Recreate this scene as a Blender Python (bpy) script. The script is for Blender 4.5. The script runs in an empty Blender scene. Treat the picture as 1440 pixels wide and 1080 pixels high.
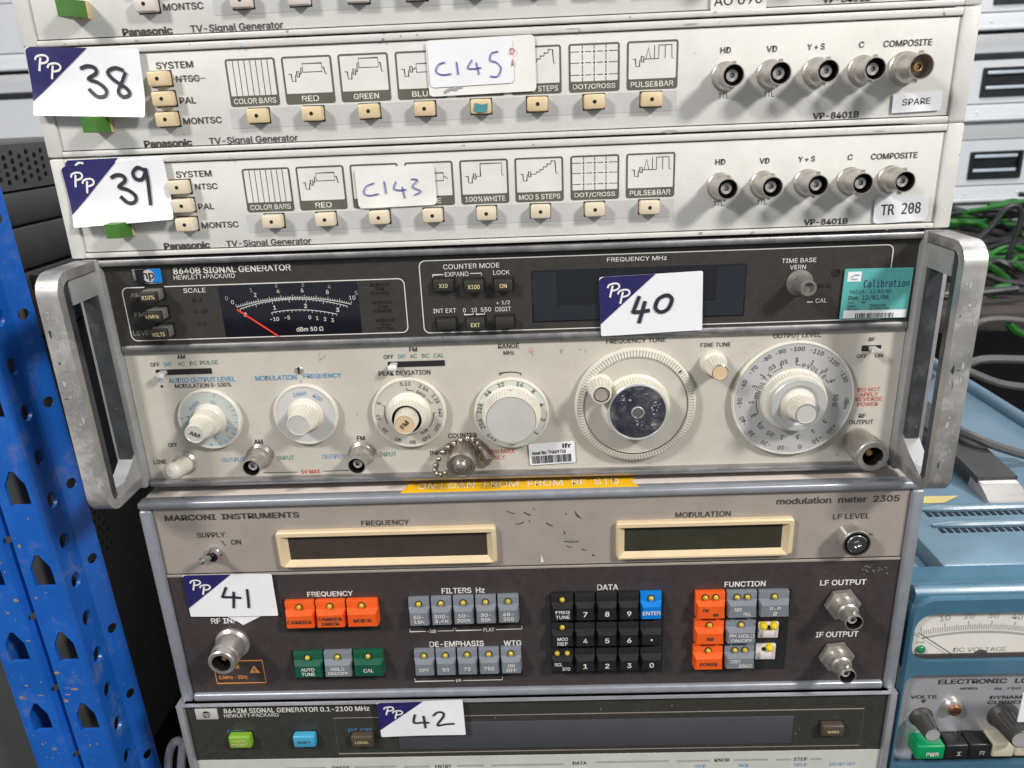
import bpy, bmesh, math, random
from mathutils import Vector, Matrix, noise
from mathutils.geometry import delaunay_2d_cdt
random.seed(7)
scn = bpy.context.scene
COL = scn.collection
# ------------------------------------------------------------------ camera, light, exposure
FPX = 1081.0
CAM = Vector((0.0, -0.372, 1.30))
_p, _y, _r = (math.radians(a) for a in (19.685, -2.0656, -2.5736))
AF = Vector((math.sin(_y)*math.cos(_p), math.cos(_y)*math.cos(_p), -math.sin(_p)))
_rt = Vector((math.cos(_y), -math.sin(_y), 0)); _up = _rt.cross(AF)
AR = math.cos(_r)*_rt + math.sin(_r)*_up
AU = -math.sin(_r)*_rt + math.cos(_r)*_up
cd = bpy.data.cameras.new('camera'); cam = bpy.data.objects.new('camera', cd); COL.objects.link(cam)
cd.sensor_fit = 'HORIZONTAL'; cd.sensor_width = 36; cd.lens = FPX/1440*36
cd.clip_start = 0.02; cd.clip_end = 60
cam.matrix_world = Matrix(((AR.x, AU.x, -AF.x, CAM.x), (AR.y, AU.y, -AF.y, CAM.y), (AR.z, AU.z, -AF.z, CAM.z), (0, 0, 0, 1)))
cd.dof.use_dof = True; cd.dof.focus_distance = 0.41; cd.dof.aperture_fstop = 16.0
scn.camera = cam
scn.view_settings.view_transform = 'Standard'; scn.view_settings.look = 'None'
scn.view_settings.exposure = 0.0; scn.view_settings.gamma = 1.0
w = bpy.data.worlds.new('World'); scn.world = w; w.use_nodes = True
w.node_tree.nodes['Background'].inputs[0].default_value = (0.93, 0.96, 1.0, 1)
w.node_tree.nodes['Background'].inputs[1].default_value = 0.36
def lamp(name, loc, aim, power, sx, sy, col):
    l = bpy.data.lights.new(name, 'AREA'); l.shape = 'RECTANGLE'; l.size = sx; l.size_y = sy; l.energy = power; l.color = col
    o = bpy.data.objects.new(name, l); COL.objects.link(o); o.location = loc
    o.rotation_euler = (Vector(aim) - Vector(loc)).to_track_quat('-Z', 'Y').to_euler()
lamp('ceiling_light_right', (1.36, -1.15, 2.40), (0, 0, 1.2), 39, 0.26, 0.28, (1.0, 0.97, 0.925))
lamp('ceiling_light_left', (-1.30, -1.10, 2.45), (0, 0, 1.2), 29.5, 0.26, 0.28, (1.0, 0.97, 0.93))
lamp('ceiling_light_aisle', (0.5, 0.45, 2.9), (0.45, 0.9, 0.9), 24, 1.2, 0.3, (0.97, 0.98, 1.0))

# a pixel of the photograph, measured on a real plane of the stack (Y, X or Z constant), gives that point in metres
def ray(px, py): return AF + AR*((px-720)/FPX) - AU*((py-540)/FPX)
TILT = None                # (x, z, angle): an instrument that stands a fraction of a degree out of level
def at(px, py, Y=0.0):
    d = ray(px, py); p = CAM + d*((Y-CAM.y)/d.y)
    if TILT:
        cx, cz, a = TILT; x, z = p.x-cx, p.z-cz; p = Vector((cx+x*math.cos(a)-z*math.sin(a), p.y, cz+x*math.sin(a)+z*math.cos(a)))
    return p
def atX(px, py, X):
    d = ray(px, py); return CAM + d*((X-CAM.x)/d.x)
def atZ(px, py, Z):
    d = ray(px, py); return CAM + d*((Z-CAM.z)/d.z)
def mm(px, py, Y, n):      # n pixels at this place, in metres
    return (at(px+n, py, Y) - at(px, py, Y)).length

# ------------------------------------------------------------------ materials
def M(name, col, rough=0.5, metal=0.0, var=0.05, vs=60, dirt=0.0, dcol=(0.10, 0.085, 0.07), ds=14, bump=0.0, bs=900, coat=0.0, spec=0.5, scratch=0.0, stretch=(1, 1, 1)):
    m = bpy.data.materials.new(name); m.use_nodes = True
    nt = m.node_tree; b = nt.nodes['Principled BSDF']; N = nt.nodes.new; L = nt.links.new
    b.inputs['Roughness'].default_value = rough; b.inputs['Metallic'].default_value = metal
    b.inputs['Coat Weight'].default_value = coat; b.inputs['Coat Roughness'].default_value = 0.08
    b.inputs['Specular IOR Level'].default_value = spec
    geo = N('ShaderNodeNewGeometry'); mp = N('ShaderNodeMapping'); mp.inputs['Scale'].default_value = stretch
    L(geo.outputs['Position'], mp.inputs['Vector'])
    n1 = N('ShaderNodeTexNoise'); n1.inputs['Scale'].default_value = vs; n1.inputs['Detail'].default_value = 5; n1.inputs['Roughness'].default_value = .62
    L(mp.outputs[0], n1.inputs['Vector'])
    mr = N('ShaderNodeMapRange'); mr.inputs[1].default_value = .3; mr.inputs[2].default_value = .7
    L(n1.outputs[0], mr.inputs[0])
    mx = N('ShaderNodeMix'); mx.data_type = 'RGBA'
    mx.inputs[6].default_value = (*[max(0, c*(1-var)) for c in col], 1); mx.inputs[7].default_value = (*[min(1, c*(1+var)) for c in col], 1)
    L(mr.outputs[0], mx.inputs[0]); out = mx.outputs[2]
    if dirt:
        n2 = N('ShaderNodeTexNoise'); n2.inputs['Scale'].default_value = ds; n2.inputs['Detail'].default_value = 8; n2.inputs['Roughness'].default_value = .72
        L(geo.outputs['Position'], n2.inputs['Vector'])
        r2 = N('ShaderNodeMapRange'); r2.inputs[1].default_value = .55; r2.inputs[2].default_value = .78; r2.inputs[4].default_value = dirt
        L(n2.outputs[0], r2.inputs[0])
        m2 = N('ShaderNodeMix'); m2.data_type = 'RGBA'; m2.inputs[7].default_value = (*dcol, 1)
        L(out, m2.inputs[6]); L(r2.outputs[0], m2.inputs[0]); out = m2.outputs[2]
        # small specks
        n3 = N('ShaderNodeTexNoise'); n3.inputs['Scale'].default_value = 330; n3.inputs['Detail'].default_value = 2
        L(geo.outputs['Position'], n3.inputs['Vector'])
        r3 = N('ShaderNodeMapRange'); r3.inputs[1].default_value = .72; r3.inputs[2].default_value = .78; r3.inputs[4].default_value = min(1, dirt*1.5)
        L(n3.outputs[0], r3.inputs[0])
        m3 = N('ShaderNodeMix'); m3.data_type = 'RGBA'; m3.inputs[7].default_value = (*[c*.7 for c in dcol], 1)
        L(out, m3.inputs[6]); L(r3.outputs[0], m3.inputs[0]); out = m3.outputs[2]
    L(out, b.inputs['Base Color'])
    rr = N('ShaderNodeMapRange'); rr.inputs[1].default_value = .3; rr.inputs[2].default_value = .7
    rr.inputs[3].default_value = max(.02, rough*.8); rr.inputs[4].default_value = min(1, rough*1.2)
    L(n1.outputs[0], rr.inputs[0]); rout = rr.outputs[0]
    if scratch:
        n4 = N('ShaderNodeTexNoise'); n4.inputs['Scale'].default_value = 55; n4.inputs['Detail'].default_value = 9; n4.inputs['Roughness'].default_value = .8
        L(mp.outputs[0], n4.inputs['Vector'])
        r4 = N('ShaderNodeMapRange'); r4.inputs[1].default_value = .5; r4.inputs[2].default_value = .66; r4.inputs[4].default_value = scratch
        L(n4.outputs[0], r4.inputs[0]); ad = N('ShaderNodeMath'); ad.operation = 'ADD'; L(rout, ad.inputs[0]); L(r4.outputs[0], ad.inputs[1]); rout = ad.outputs[0]
        if not bump: bump = .05; bs = 300
    L(rout, b.inputs['Roughness'])
    if bump:
        nb = N('ShaderNodeTexNoise'); nb.inputs['Scale'].default_value = bs; nb.inputs['Detail'].default_value = 3
        L(mp.outputs[0], nb.inputs['Vector'])
        bp = N('ShaderNodeBump'); bp.inputs['Strength'].default_value = bump; bp.inputs['Distance'].default_value = .0006
        L(nb.outputs[0], bp.inputs['Height']); L(bp.outputs[0], b.inputs['Normal'])
    return m
WARM = (0.33, 0.27, 0.20)
mt = dict(
 pan=M('cream_grey_paint', (.675, .668, .638), .48, dirt=.22, dcol=WARM, bump=.10, bs=1600),
 panrail=M('cream_grey_trim', (.66, .648, .615), .42, dirt=.5, dcol=(.30, .25, .19), ds=26, bump=.06),
 panband=M('grey_key_band', (.52, .52, .51), .5, dirt=.2, dcol=WARM),
 pancase=M('casing_paint', (.45, .44, .42), .5, dirt=.2),
 icon=M('olive_grey_print', (.105, .105, .082), .5, var=.1), iconbg=M('pale_print', (.72, .71, .68), .5),
 letdark=M('dark_print', (.055, .05, .047), .5, var=.1), letwhite=M('white_print', (.74, .72, .68), .5, var=.08),
 letblue=M('blue_print', (.10, .33, .56), .5), letgreen=M('green_print', (.10, .27, .18), .5), letred=M('red_print', (.60, .09, .06), .5),
 letamber=M('amber_print', (.75, .30, .07), .5), letyel=M('yellow_print', (.78, .66, .34), .5), letfaint=M('unlit_print', (.018, .016, .014), .5), letgrey=M('grey_print', (.36, .35, .33), .5),
 keycream=M('aged_cream_plastic', (.70, .56, .34), .42, var=.07, vs=220, dirt=.35, dcol=(.32, .20, .09), ds=90),
 keypale=M('pale_cream_plastic', (.72, .63, .47), .42, var=.05, dirt=.15, dcol=(.35, .25, .14), ds=70),
 keypink=M('pinkish_white_plastic', (.68, .60, .55), .42, dirt=.15), black=M('black_hole', (.008, .008, .008), .8),
 slotblk=M('black_slot', (.012, .012, .012), .6),
 greenkey=M('leaf_green_plastic', (.055, .175, .022), .5, dirt=.2, bump=.1), tan=M('tan_plastic', (.62, .45, .24), .5),
 paper=M('white_paper', (.84, .84, .87), .5, var=.025, vs=25, bump=.45, bs=70), navy=M('navy_print', (.020, .018, .115), .38, var=.15),
 ink=M('black_marker', (.022, .022, .035), .5, var=.2), pen=M('violet_pen', (.13, .11, .42), .5), pencil=M('pencil_smudge', (.33, .33, .34), .7), redpen=M('red_pen', (.5, .08, .10), .5),
 teal=M('teal_sticker', (.11, .44, .42), .42, var=.04), blotch=M('blue_green_ink', (.07, .27, .30), .5, var=.3), bluechip=M('blue_paint_chip', (.03, .25, .48), .5),
 hpdark=M('charcoal_panel', (.040, .036, .031), .42, var=.10, vs=300, dirt=.10, dcol=(.16, .14, .12), bump=.12, bs=2200, spec=.5),
 hpdark2=M('charcoal_olive_panel', (.037, .036, .030), .45, var=.08, vs=300, dirt=.06, dcol=(.16, .15, .13), bump=.1, bs=2000),
 glass=M('dark_window', (.008, .009, .013), .10, var=.2, spec=.6), meterglass=M('meter_dial_black', (.010, .010, .017), .16, var=.2), visor=M('display_shroud', (.018, .021, .028), .35),
 hpcream=M('warm_cream_paint', (.545, .512, .45), .45, dirt=.20, dcol=(.33, .25, .17), bump=.06, bs=1300),
 alu=M('worn_aluminium', (.50, .485, .465), .42, .72, var=.26, vs=38, scratch=.5, dirt=.5, dcol=(.20, .185, .17), ds=40),
 alubrush=M('brushed_aluminium', (.47, .465, .455), .42, .65, var=.10, vs=130, scratch=.15, dirt=.25, dcol=(.25, .23, .21)),
 trim=M('dull_metal_trim', (.40, .39, .39), .38, .9, var=.12, vs=90, scratch=.2, dirt=.3),
 darkgrip=M('dark_handle_inlay', (.045, .05, .055), .35, .2, var=.3, vs=90, scratch=.2, dirt=.35, dcol=(.3, .3, .3), ds=60),
 nickel=M('dull_nickel', (.53, .495, .455), .33, .72, var=.10, vs=200, dirt=.25, dcol=(.20, .16, .13), ds=120), chrome=M('chrome', (.70, .69, .68), .14, 1.0, var=.05, dirt=.15),
 oldnickel=M('tarnished_nickel', (.45, .40, .345), .36, .9, var=.15, vs=240, dirt=.35, dcol=(.16, .12, .09), ds=130), paleyel=M('faded_yellow_label', (.62, .50, .20), .5), fleck=M('bare_silver_fleck', (.62, .62, .60), .35, .4),
 brass=M('brass_contact', (.72, .42, .14), .35, .55), cast=M('grey_cast_metal', (.40, .40, .395), .45, .3, var=.1, vs=70, dirt=.35, dcol=(.2, .19, .18), ds=40), ptfe=M('grey_white_insulator', (.55, .54, .52), .5), bore=M('dark_bore', (.05, .042, .036), .35, .8),
 knob=M('ivory_plastic', (.70, .665, .575), .42, var=.05, vs=120, dirt=.22, dcol=(.34, .26, .17), ds=60),
 knobcap=M('satin_cap', (.62, .60, .57), .4, .2), tancap=M('tan_cap', (.66, .49, .30), .45), silverdisc=M('silver_disc', (.53, .525, .515), .42, .15, var=.03), greydisc=M('pale_grey_disc', (.56, .55, .53), .45), mintdisc=M('mint_grey_disc', (.50, .54, .51), .45), whitedisc=M('pale_green_white_disc', (.60, .62, .56), .45),
 foil=M('tarnished_foil', (.13, .125, .165), .22, .8, var=.5, vs=170, scratch=.4, dirt=.95, dcol=(.72, .72, .68), ds=75),
 mbeige=M('grey_beige_paint', (.335, .293, .260), .47, dirt=.12, dcol=(.16, .13, .11), bump=.08, bs=1800), mdark=M('brown_black_panel', (.048, .037, .038), .46, var=.08, vs=200, dirt=.08, dcol=(.17, .15, .15), bump=.14, bs=2400),
 mframe=M('blue_grey_aluminium', (.32, .335, .375), .34, .35, var=.08, vs=80, scratch=.15, dirt=.25, dcol=(.13, .13, .14), ds=40), mtop=M('pinkish_cream_top', (.62, .55, .50), .5, dirt=.2),
 bezel=M('cream_bezel', (.68, .545, .345), .42, var=.04, dirt=.12, dcol=(.4, .27, .13)), lcd=M('smoked_display', (.055, .043, .036), .13, var=.12, spec=.6), lcd2=M('smoked_green_display', (.040, .040, .028), .13, var=.12, spec=.6),
 orange=M('orange_plastic', (.80, .105, .012), .4, var=.05, bump=.05), keygrey=M('slate_grey_plastic', (.185, .205, .235), .42, var=.06, bump=.05), keyforest=M('forest_green_plastic', (.006, .085, .045), .4), keyblue=M('sky_blue_plastic', (.0, .19, .62), .4), keyblack=M('black_plastic', (.014, .014, .016), .4),
 hpkey=M('black_brown_plastic', (.032, .029, .024), .45), hpkeygrey=M('worn_grey_plastic', (.17, .165, .15), .5, dirt=.3),
 led=M('yellow_led', (.55, .40, .03), .18, var=.25, vs=500, coat=.6), whiteswitch=M('white_switch_body', (.68, .62, .58), .5, dirt=.3, dcol=(.4, .3, .25), ds=120), yellowpl=M('yellow_plastic', (.75, .55, .01), .4),
 tape=M('yellow_embossing_tape', (.92, .53, .02), .3, var=.06, coat=.3), red=M('red_needle', (.75, .05, .03), .4),
 hframe=M('pale_grey_metal', (.46, .46, .49), .38, .6, var=.06, dirt=.25, ds=35), hwhite=M('off_white_panel', (.55, .56, .52), .5, dirt=.08), lime=M('lime_plastic', (.20, .40, .03), .4), cyan=M('cyan_plastic', (.055, .36, .56), .4), brownkey=M('brown_plastic', (.075, .055, .038), .42, dirt=.2, dcol=(.3, .25, .2)), lcd3=M('grey_display', (.066, .068, .078), .28, var=.05),
 blue=M('powder_blue_enamel', (.135, .22, .29), .33, var=.04, dirt=.14, dcol=(.08, .12, .16), bump=.05, bs=700, coat=.2), bluefront=M('steel_blue_enamel', (.055, .145, .215), .30, var=.05, coat=.3, dirt=.1),
 silver=M('satin_silver_plate', (.58, .58, .62), .36, .55, var=.04), knobblk=M('black_fluted_plastic', (.05, .047, .043), .45), spun=M('spun_aluminium', (.58, .58, .60), .32, .45), dial=M('meter_paper', (.70, .67, .62), .5), emerald=M('green_gem', (.01, .20, .09), .12, coat=.5), pwr=M('emerald_plastic', (.0, .27, .09), .38), ivory=M('ivory_key', (.60, .55, .42), .45, dirt=.25), copper=M('copper_screw', (.55, .25, .12), .4, 1.0, dirt=.3),
 strap=M('black_rubber_strap', (.055, .055, .055), .5, bump=.2, bs=600), satin=M('satin_nickel', (.46, .44, .415), .4, .55),
 rackblue=M('blue_rack_paint', (.008, .105, .46), .38, var=.16, vs=24, dirt=.8, dcol=(.20, .20, .20), ds=48, bump=.06, bs=160, coat=.15), rackrust=M('bare_worn_steel', (.34, .24, .17), .6, .2, var=.3, vs=300),
 darkbox=M('dark_green_grey_case', (.20, .205, .19), .5, dirt=.15, dcol=(.1, .1, .09), bump=.1), darkbox2=M('dark_case', (.10, .102, .095), .5), rib=M('ribbed_grey', (.12, .12, .11), .5), 
 cab=M('white_cabinet', (.64, .66, .69), .42, var=.02, dirt=.07, dcol=(.4, .4, .42)), cabdark=M('black_recess', (.012, .015, .020), .35), cabline=M('pale_blue_edge', (.50, .56, .64), .3),
 cabgreen=M('green_cable_jacket', (.018, .15, .018), .45, var=.3, vs=60), cabblack=M('black_cable_jacket', (.022, .024, .026), .45, var=.2), cabgrey=M('grey_cable_jacket', (.115, .112, .108), .5),
 shelf=M('brown_board', (.055, .043, .037), .6, var=.15, vs=25), shelfdark=M('dark_shelf', (.03, .028, .027), .6), wall=M('dark_background', (.05, .05, .05), .8), whitecard=M('white_card', (.80, .79, .76), .6),
)

# ------------------------------------------------------------------ geometry
def inside(p, lp):
    c = False; n = len(lp); x, y = p
    for i in range(n):
        (x0, y0), (x1, y1) = lp[i][:2], lp[(i+1) % n][:2]
        if (y0 > y) != (y1 > y) and x < (x1-x0)*(y-y0)/(y1-y0)+x0: c = not c
    return c
class MB:
    def __init__(s): s.v = []; s.f = []; s.mi = []; s.mats = []
    def idx(s, m):
        if m not in s.mats: s.mats.append(m)
        return s.mats.index(m)
    def add(s, vs, fs, m):
        n = len(s.v); s.v += [tuple(v) for v in vs]; k = s.idx(m)
        for f in fs: s.f.append(tuple(i+n for i in f)); s.mi.append(k)
        return s
    def box(s, x0, x1, y0, y1, z0, z1, m, bev=0, seg=2):
        x0, x1 = min(x0, x1), max(x0, x1); y0, y1 = min(y0, y1), max(y0, y1); z0, z1 = min(z0, z1), max(z0, z1)
        if not bev:
            vs = [(x, y, z) for x in (x0, x1) for y in (y0, y1) for z in (z0, z1)]
            return s.add(vs, [(0, 1, 3, 2), (4, 6, 7, 5), (0, 4, 5, 1), (2, 3, 7, 6), (0, 2, 6, 4), (1, 5, 7, 3)], m)
        bm = bmesh.new(); bmesh.ops.create_cube(bm, size=1)
        for v in bm.verts: v.co = ((x0+x1)/2+v.co.x*(x1-x0), (y0+y1)/2+v.co.y*(y1-y0), (z0+z1)/2+v.co.z*(z1-z0))
        bmesh.ops.bevel(bm, geom=bm.edges[:], offset=min(bev, (x1-x0)*.45, (y1-y0)*.45, (z1-z0)*.45), segments=seg, affect='EDGES', profile=.5)
        bm.verts.index_update(); s.add([v.co[:] for v in bm.verts], [[v.index for v in f.verts] for f in bm.faces], m); bm.free(); return s
    def lathe(s, c, prof, m, n=32, ax=None, cap0=False, cap1=True, sx=1.0):
        # prof: (radius, height, knurl) ; height grows along ax (default towards the viewer, -Y); m: material or list, one per ring
        c = Vector(c); A = Vector(ax or (0, -1, 0)).normalized()
        U = Vector((1, 0, 0)) if abs(A.x) < .9 else Vector((0, 1, 0)); U = (U - A*U.dot(A)).normalized(); W = U.cross(A)
        rings = []
        for p in prof:
            r, h = p[0], p[1]; k = p[2] if len(p) > 2 else 0
            rings.append([c + A*h + (U*math.cos(2*math.pi*i/n) + W*math.sin(2*math.pi*i/n))*(r - k*(i % 2)) for i in range(n)])
        for j in range(len(rings)-1):
            mj = m[j] if isinstance(m, list) else m
            s.add(rings[j]+rings[j+1], [(i, (i+1) % n, n+(i+1) % n, n+i) for i in range(n)], mj)
        if cap1: s.add(rings[-1], [tuple(range(n))], m[-1] if isinstance(m, list) else m)
        if cap0: s.add(rings[0], [tuple(reversed(range(n)))], m[0] if isinstance(m, list) else m)
        return s
    def prism(s, pts, y0, y1, m, P=None):
        # pts: outline in (x, z), extruded from y0 (back) to y1 (front); P maps (a, b, depth) to a point
        P = P or (lambda a, b, d: (a, d, b)); n = len(pts)
        vs = [P(a, b, y0) for a, b in pts] + [P(a, b, y1) for a, b in pts]
        fs = [tuple(range(n)), tuple(range(2*n-1, n-1, -1))] + [(i, n+i, n+(i+1) % n, (i+1) % n) for i in range(n)]
        return s.add(vs, fs, m)
    def holed(s, outer, holes, d0, d1, m, P=None, back=True, mwall=None):
        P = P or (lambda a, b, d: (a, d, b)); loops = [outer]+holes; vs = []; es = []; fcs = []
        for lp in loops:
            n0 = len(vs); vs += [Vector((a, b)) for a, b in lp]
            es += [(n0+i, n0+(i+1) % len(lp)) for i in range(len(lp))]
            fcs.append(list(range(n0, n0+len(lp))))
        V, _, F, *_ = delaunay_2d_cdt(vs, es, [], 0, 1e-7)
        F = [f for f in F if inside(sum((V[i] for i in f), Vector((0, 0)))/3, outer) and not any(inside(sum((V[i] for i in f), Vector((0, 0)))/3, h) for h in holes)]
        s.add([P(v.x, v.y, d1) for v in V], F, m)
        if back: s.add([P(v.x, v.y, d0) for v in V], [tuple(reversed(f)) for f in F], m)
        for lp in loops:
            n = len(lp)
            s.add([P(a, b, d0) for a, b in lp]+[P(a, b, d1) for a, b in lp], [(i, (i+1) % n, n+(i+1) % n, n+i) for i in range(n)], mwall or m)
        return s
    def tube(s, pts, r, m, n=8, caps=True):
        pts = [Vector(p) for p in pts]; rings = []; up = None
        for i, p in enumerate(pts):
            t = (pts[min(i+1, len(pts)-1)] - pts[max(i-1, 0)]).normalized()
            if up is None: up = Vector((0, 0, 1)) if abs(t.z) < .9 else Vector((1, 0, 0))
            up = (up - t*up.dot(t)).normalized(); b = t.cross(up); rr = r[i] if isinstance(r, (list, tuple)) else r
            rings.append([p + (up*math.cos(2*math.pi*k/n) + b*math.sin(2*math.pi*k/n))*rr for k in range(n)])
        vs = [v for q in rings for v in q]; fs = []
        for i in range(len(rings)-1): fs += [(i*n+k, i*n+(k+1) % n, (i+1)*n+(k+1) % n, (i+1)*n+k) for k in range(n)]
        if caps: fs += [tuple(reversed(range(n))), tuple(range(len(vs)-n, len(vs)))]
        return s.add(vs, fs, m)
    def sphere(s, c, r, m, n=12, k=8, sq=(1, 1, 1)):
        c = Vector(c); vs = [c+Vector((0, 0, r*sq[2]))]
        for j in range(1, k):
            a = math.pi*j/k
            vs += [c+Vector((r*sq[0]*math.sin(a)*math.cos(2*math.pi*i/n), r*sq[1]*math.sin(a)*math.sin(2*math.pi*i/n), r*sq[2]*math.cos(a))) for i in range(n)]
        vs.append(c-Vector((0, 0, r*sq[2]))); fs = []
        for i in range(n):
            fs.append((0, 1+i, 1+(i+1) % n)); fs.append((len(vs)-1, 1+(k-2)*n+(i+1) % n, 1+(k-2)*n+i))
            for j in range(k-2): fs.append((1+j*n+i, 1+(j+1)*n+i, 1+(j+1)*n+(i+1) % n, 1+j*n+(i+1) % n))
        return s.add(vs, fs, m)
    def mesh(s, name, origin, ang=35):
        me = bpy.data.meshes.new(name); o = Vector(origin)
        me.from_pydata([Vector(v)-o for v in s.v], [], s.f)
        for m in s.mats: me.materials.append(m)
        me.polygons.foreach_set('material_index', s.mi)
        bm = bmesh.new(); bm.from_mesh(me); bmesh.ops.recalc_face_normals(bm, faces=bm.faces) if not getattr(s, 'flat', False) else None
        bm.to_mesh(me); bm.free()
        me.polygons.foreach_set('use_smooth', [True]*len(me.polygons)); me.set_sharp_from_angle(angle=math.radians(ang)); me.update()
        return me
    def centre(s):
        return Vector([(min(v[k] for v in s.v)+max(v[k] for v in s.v))/2 for k in range(3)])
WL = {}
def tag(o, label=None, cat=None, group=None, kind=None):
    for k, v in (('label', label), ('category', cat), ('group', group), ('kind', kind)):
        if v: o[k] = v
    return o
def thing(name, label, cat, loc, group=None):
    o = bpy.data.objects.new(name, None); COL.objects.link(o); o.empty_display_size = .02; o.location = loc; WL[o.name] = Vector(loc)
    return tag(o, label, cat, group)
def put(mb, name, parent=None, label=None, ang=35):
    if not mb.v: return None
    c = mb.centre(); me = mb.mesh(name, c, ang); return inst(me, name, parent, c, label)
def inst(me, name, parent, wloc, label=None):
    o = bpy.data.objects.new(name, me); COL.objects.link(o); wloc = Vector(wloc)
    if parent is not None: o.parent = parent; o.location = wloc - WL[parent.name]
    else: o.location = wloc
    WL[o.name] = wloc
    if label: o['label'] = label
    if name in ('lettering', 'printing', 'handwriting', 'pictogram', 'scuff_marks', 'scratches'): o['kind'] = 'stuff'
    return o
def rrect(x0, x1, z0, z1, r, n=5):
    x0, x1 = min(x0, x1), max(x0, x1); z0, z1 = min(z0, z1), max(z0, z1); o = []
    for cx, cz, a in ((x1-r, z1-r, 0), (x0+r, z1-r, 90), (x0+r, z0+r, 180), (x1-r, z0+r, 270)):
        for i in range(n+1):
            t = math.radians(a+90*i/n); o.append((cx+r*math.cos(t), cz+r*math.sin(t)))
    return o
def circ(cx, cz, r, n=16): return [(cx+r*math.cos(2*math.pi*i/n), cz+r*math.sin(2*math.pi*i/n)) for i in range(n)]
def smooth(pts, k=6, closed=False):
    pts = [Vector(p) for p in pts]; o = []; n = len(pts)
    g = (lambda i: pts[i % n]) if closed else (lambda i: pts[max(0, min(n-1, i))])
    for i in range(n if closed else n-1):
        p0, p1, p2, p3 = g(i-1), g(i), g(i+1), g(i+2)
        for j in range(k):
            t = j/k; o.append(.5*((2*p1)+(p2-p0)*t+(2*p0-5*p1+4*p2-p3)*t*t+(3*p1-p0-3*p2+p3)*t**3))
    if not closed: o.append(pts[-1])
    return o
# ---- flat print
_fc = bpy.data.curves.new('print_font', 'FONT'); _fo = bpy.data.objects.new('print_font', _fc); _fc.resolution_u = 3
_mono = None
_sans = None
try:
    import os
    _sans = bpy.data.fonts.load(os.path.join(bpy.utils.resource_path('LOCAL'), 'datafiles', 'fonts', 'Inter.woff2'))
    _mono = bpy.data.fonts.load(os.path.join(bpy.utils.resource_path('LOCAL'), 'datafiles', 'fonts', 'DejaVuSansMono.woff2'))
except Exception: _mono = None
_std = _sans or _fc.font; _tc = {}
def glyphs(s, bold=0.0, mono=False, shear=0.0):
    k = (s, bold, mono, shear)
    if k not in _tc:
        _fc.body = s; _fc.shear = shear
        if mono and _mono: _fc.font = _mono
        elif _std: _fc.font = _std
        me = bpy.data.meshes.new_from_object(_fo)
        vs = [(v.co.x, v.co.y) for v in me.vertices]; fs = [tuple(p.vertices) for p in me.polygons]; bpy.data.meshes.remove(me)
        if vs and bold:          # heavier strokes: the same outline laid again, a hair to each side
            n = len(vs); b = bold*.62; o = []; f2 = []
            for li, (dx, dy) in enumerate(((0, 0), (b, b*.4), (-b, -b*.4), (b*.6, -b*.6), (-b*.6, b*.6))):
                o += [(v[0]+dx, v[1]+dy, li) for v in vs]; f2 += [tuple(i+li*n for i in f) for f in fs]
            vs, fs = o, f2
        else: vs = [(v[0], v[1], 0) for v in vs]
        if vs:
            a0, a1 = min(v[0] for v in vs), max(v[0] for v in vs); b0, b1 = min(v[1] for v in vs), max(v[1] for v in vs)
        else: a0 = b0 = 0; a1 = b1 = 1
        _tc[k] = (vs, fs, a0, a1, b0, b1)
    return _tc[k]
LIFT = .00022
def text(mb, s, x0, x1, y, h, m, Y, bold=.012, mono=False, dz=0.0, shear=0.0):
    # s between pixels x0..x1, centred on row y, h pixels tall, lying on the plane Y
    vs, fs, a0, a1, b0, b1 = glyphs(s, bold, mono, shear)
    xm = (x0+x1)/2; A = at(x0, y, Y); B = at(x1, y, Y); C = at(xm, y, Y); H = (at(xm, y-h/2, Y)-at(xm, y+h/2, Y)).z; W = B.x-A.x
    mb.add([(C.x+((v[0]-a0)/(a1-a0)-.5)*W, Y-LIFT-v[2]*6e-6, C.z+dz+((v[1]-b0)/(b1-b0)-.5)*H) for v in vs], fs, m)
def text3(mb, s, c, h, m, ang=0.0, bold=.012, wf=1.0, width=None, mono=False):
    # s centred on the point c in its own plane facing the viewer, h metres tall, turned by ang
    vs, fs, a0, a1, b0, b1 = glyphs(s, bold, mono); k = h/(b1-b0); W = (width or (a1-a0)*k*wf)
    ca, sa = math.cos(ang), math.sin(ang); o = []
    for v in vs:
        u = ((v[0]-a0)/(a1-a0)-.5)*W; t = ((v[1]-b0)/(b1-b0)-.5)*h
        o.append((c[0]+u*ca-t*sa, c[1]-LIFT-v[2]*6e-6, c[2]+u*sa+t*ca))
    mb.add(o, fs, m)
def ribbon(mb, pts, wd, m, P, closed=False):
    pts = [Vector((p[0], p[1])) for p in pts]; n = len(pts); vs = []
    for i, p in enumerate(pts):
        a = pts[(i-1) % n] if closed else pts[max(0, i-1)]; b = pts[(i+1) % n] if closed else pts[min(n-1, i+1)]
        t = (b-a); t = t.normalized() if t.length > 1e-12 else Vector((1, 0)); q = Vector((-t.y, t.x))
        if 0 < i < n-1 or closed:
            c = abs((p-a).normalized().dot(q)) if (p-a).length > 1e-12 else 0
            q = q/max(.55, math.sqrt(max(0, 1-c*c)))
        vs += [P(*(p+q*wd/2)), P(*(p-q*wd/2))]
    mb.add(vs, [(2*i, 2*i+1, 2*((i+1) % n)+1, 2*((i+1) % n)) for i in range(n if closed else n-1)], m)
def line(mb, pp, wpx, m, Y, closed=False, dz=0.0):      # polyline through pixels on the plane Y
    q = [at(a, b, Y) for a, b in pp]; wd = mm(pp[0][0], pp[0][1], Y, wpx)
    ribbon(mb, [(p.x, p.z+dz) for p in q], wd, m, lambda a, b: (a, Y-LIFT, b), closed)
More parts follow.
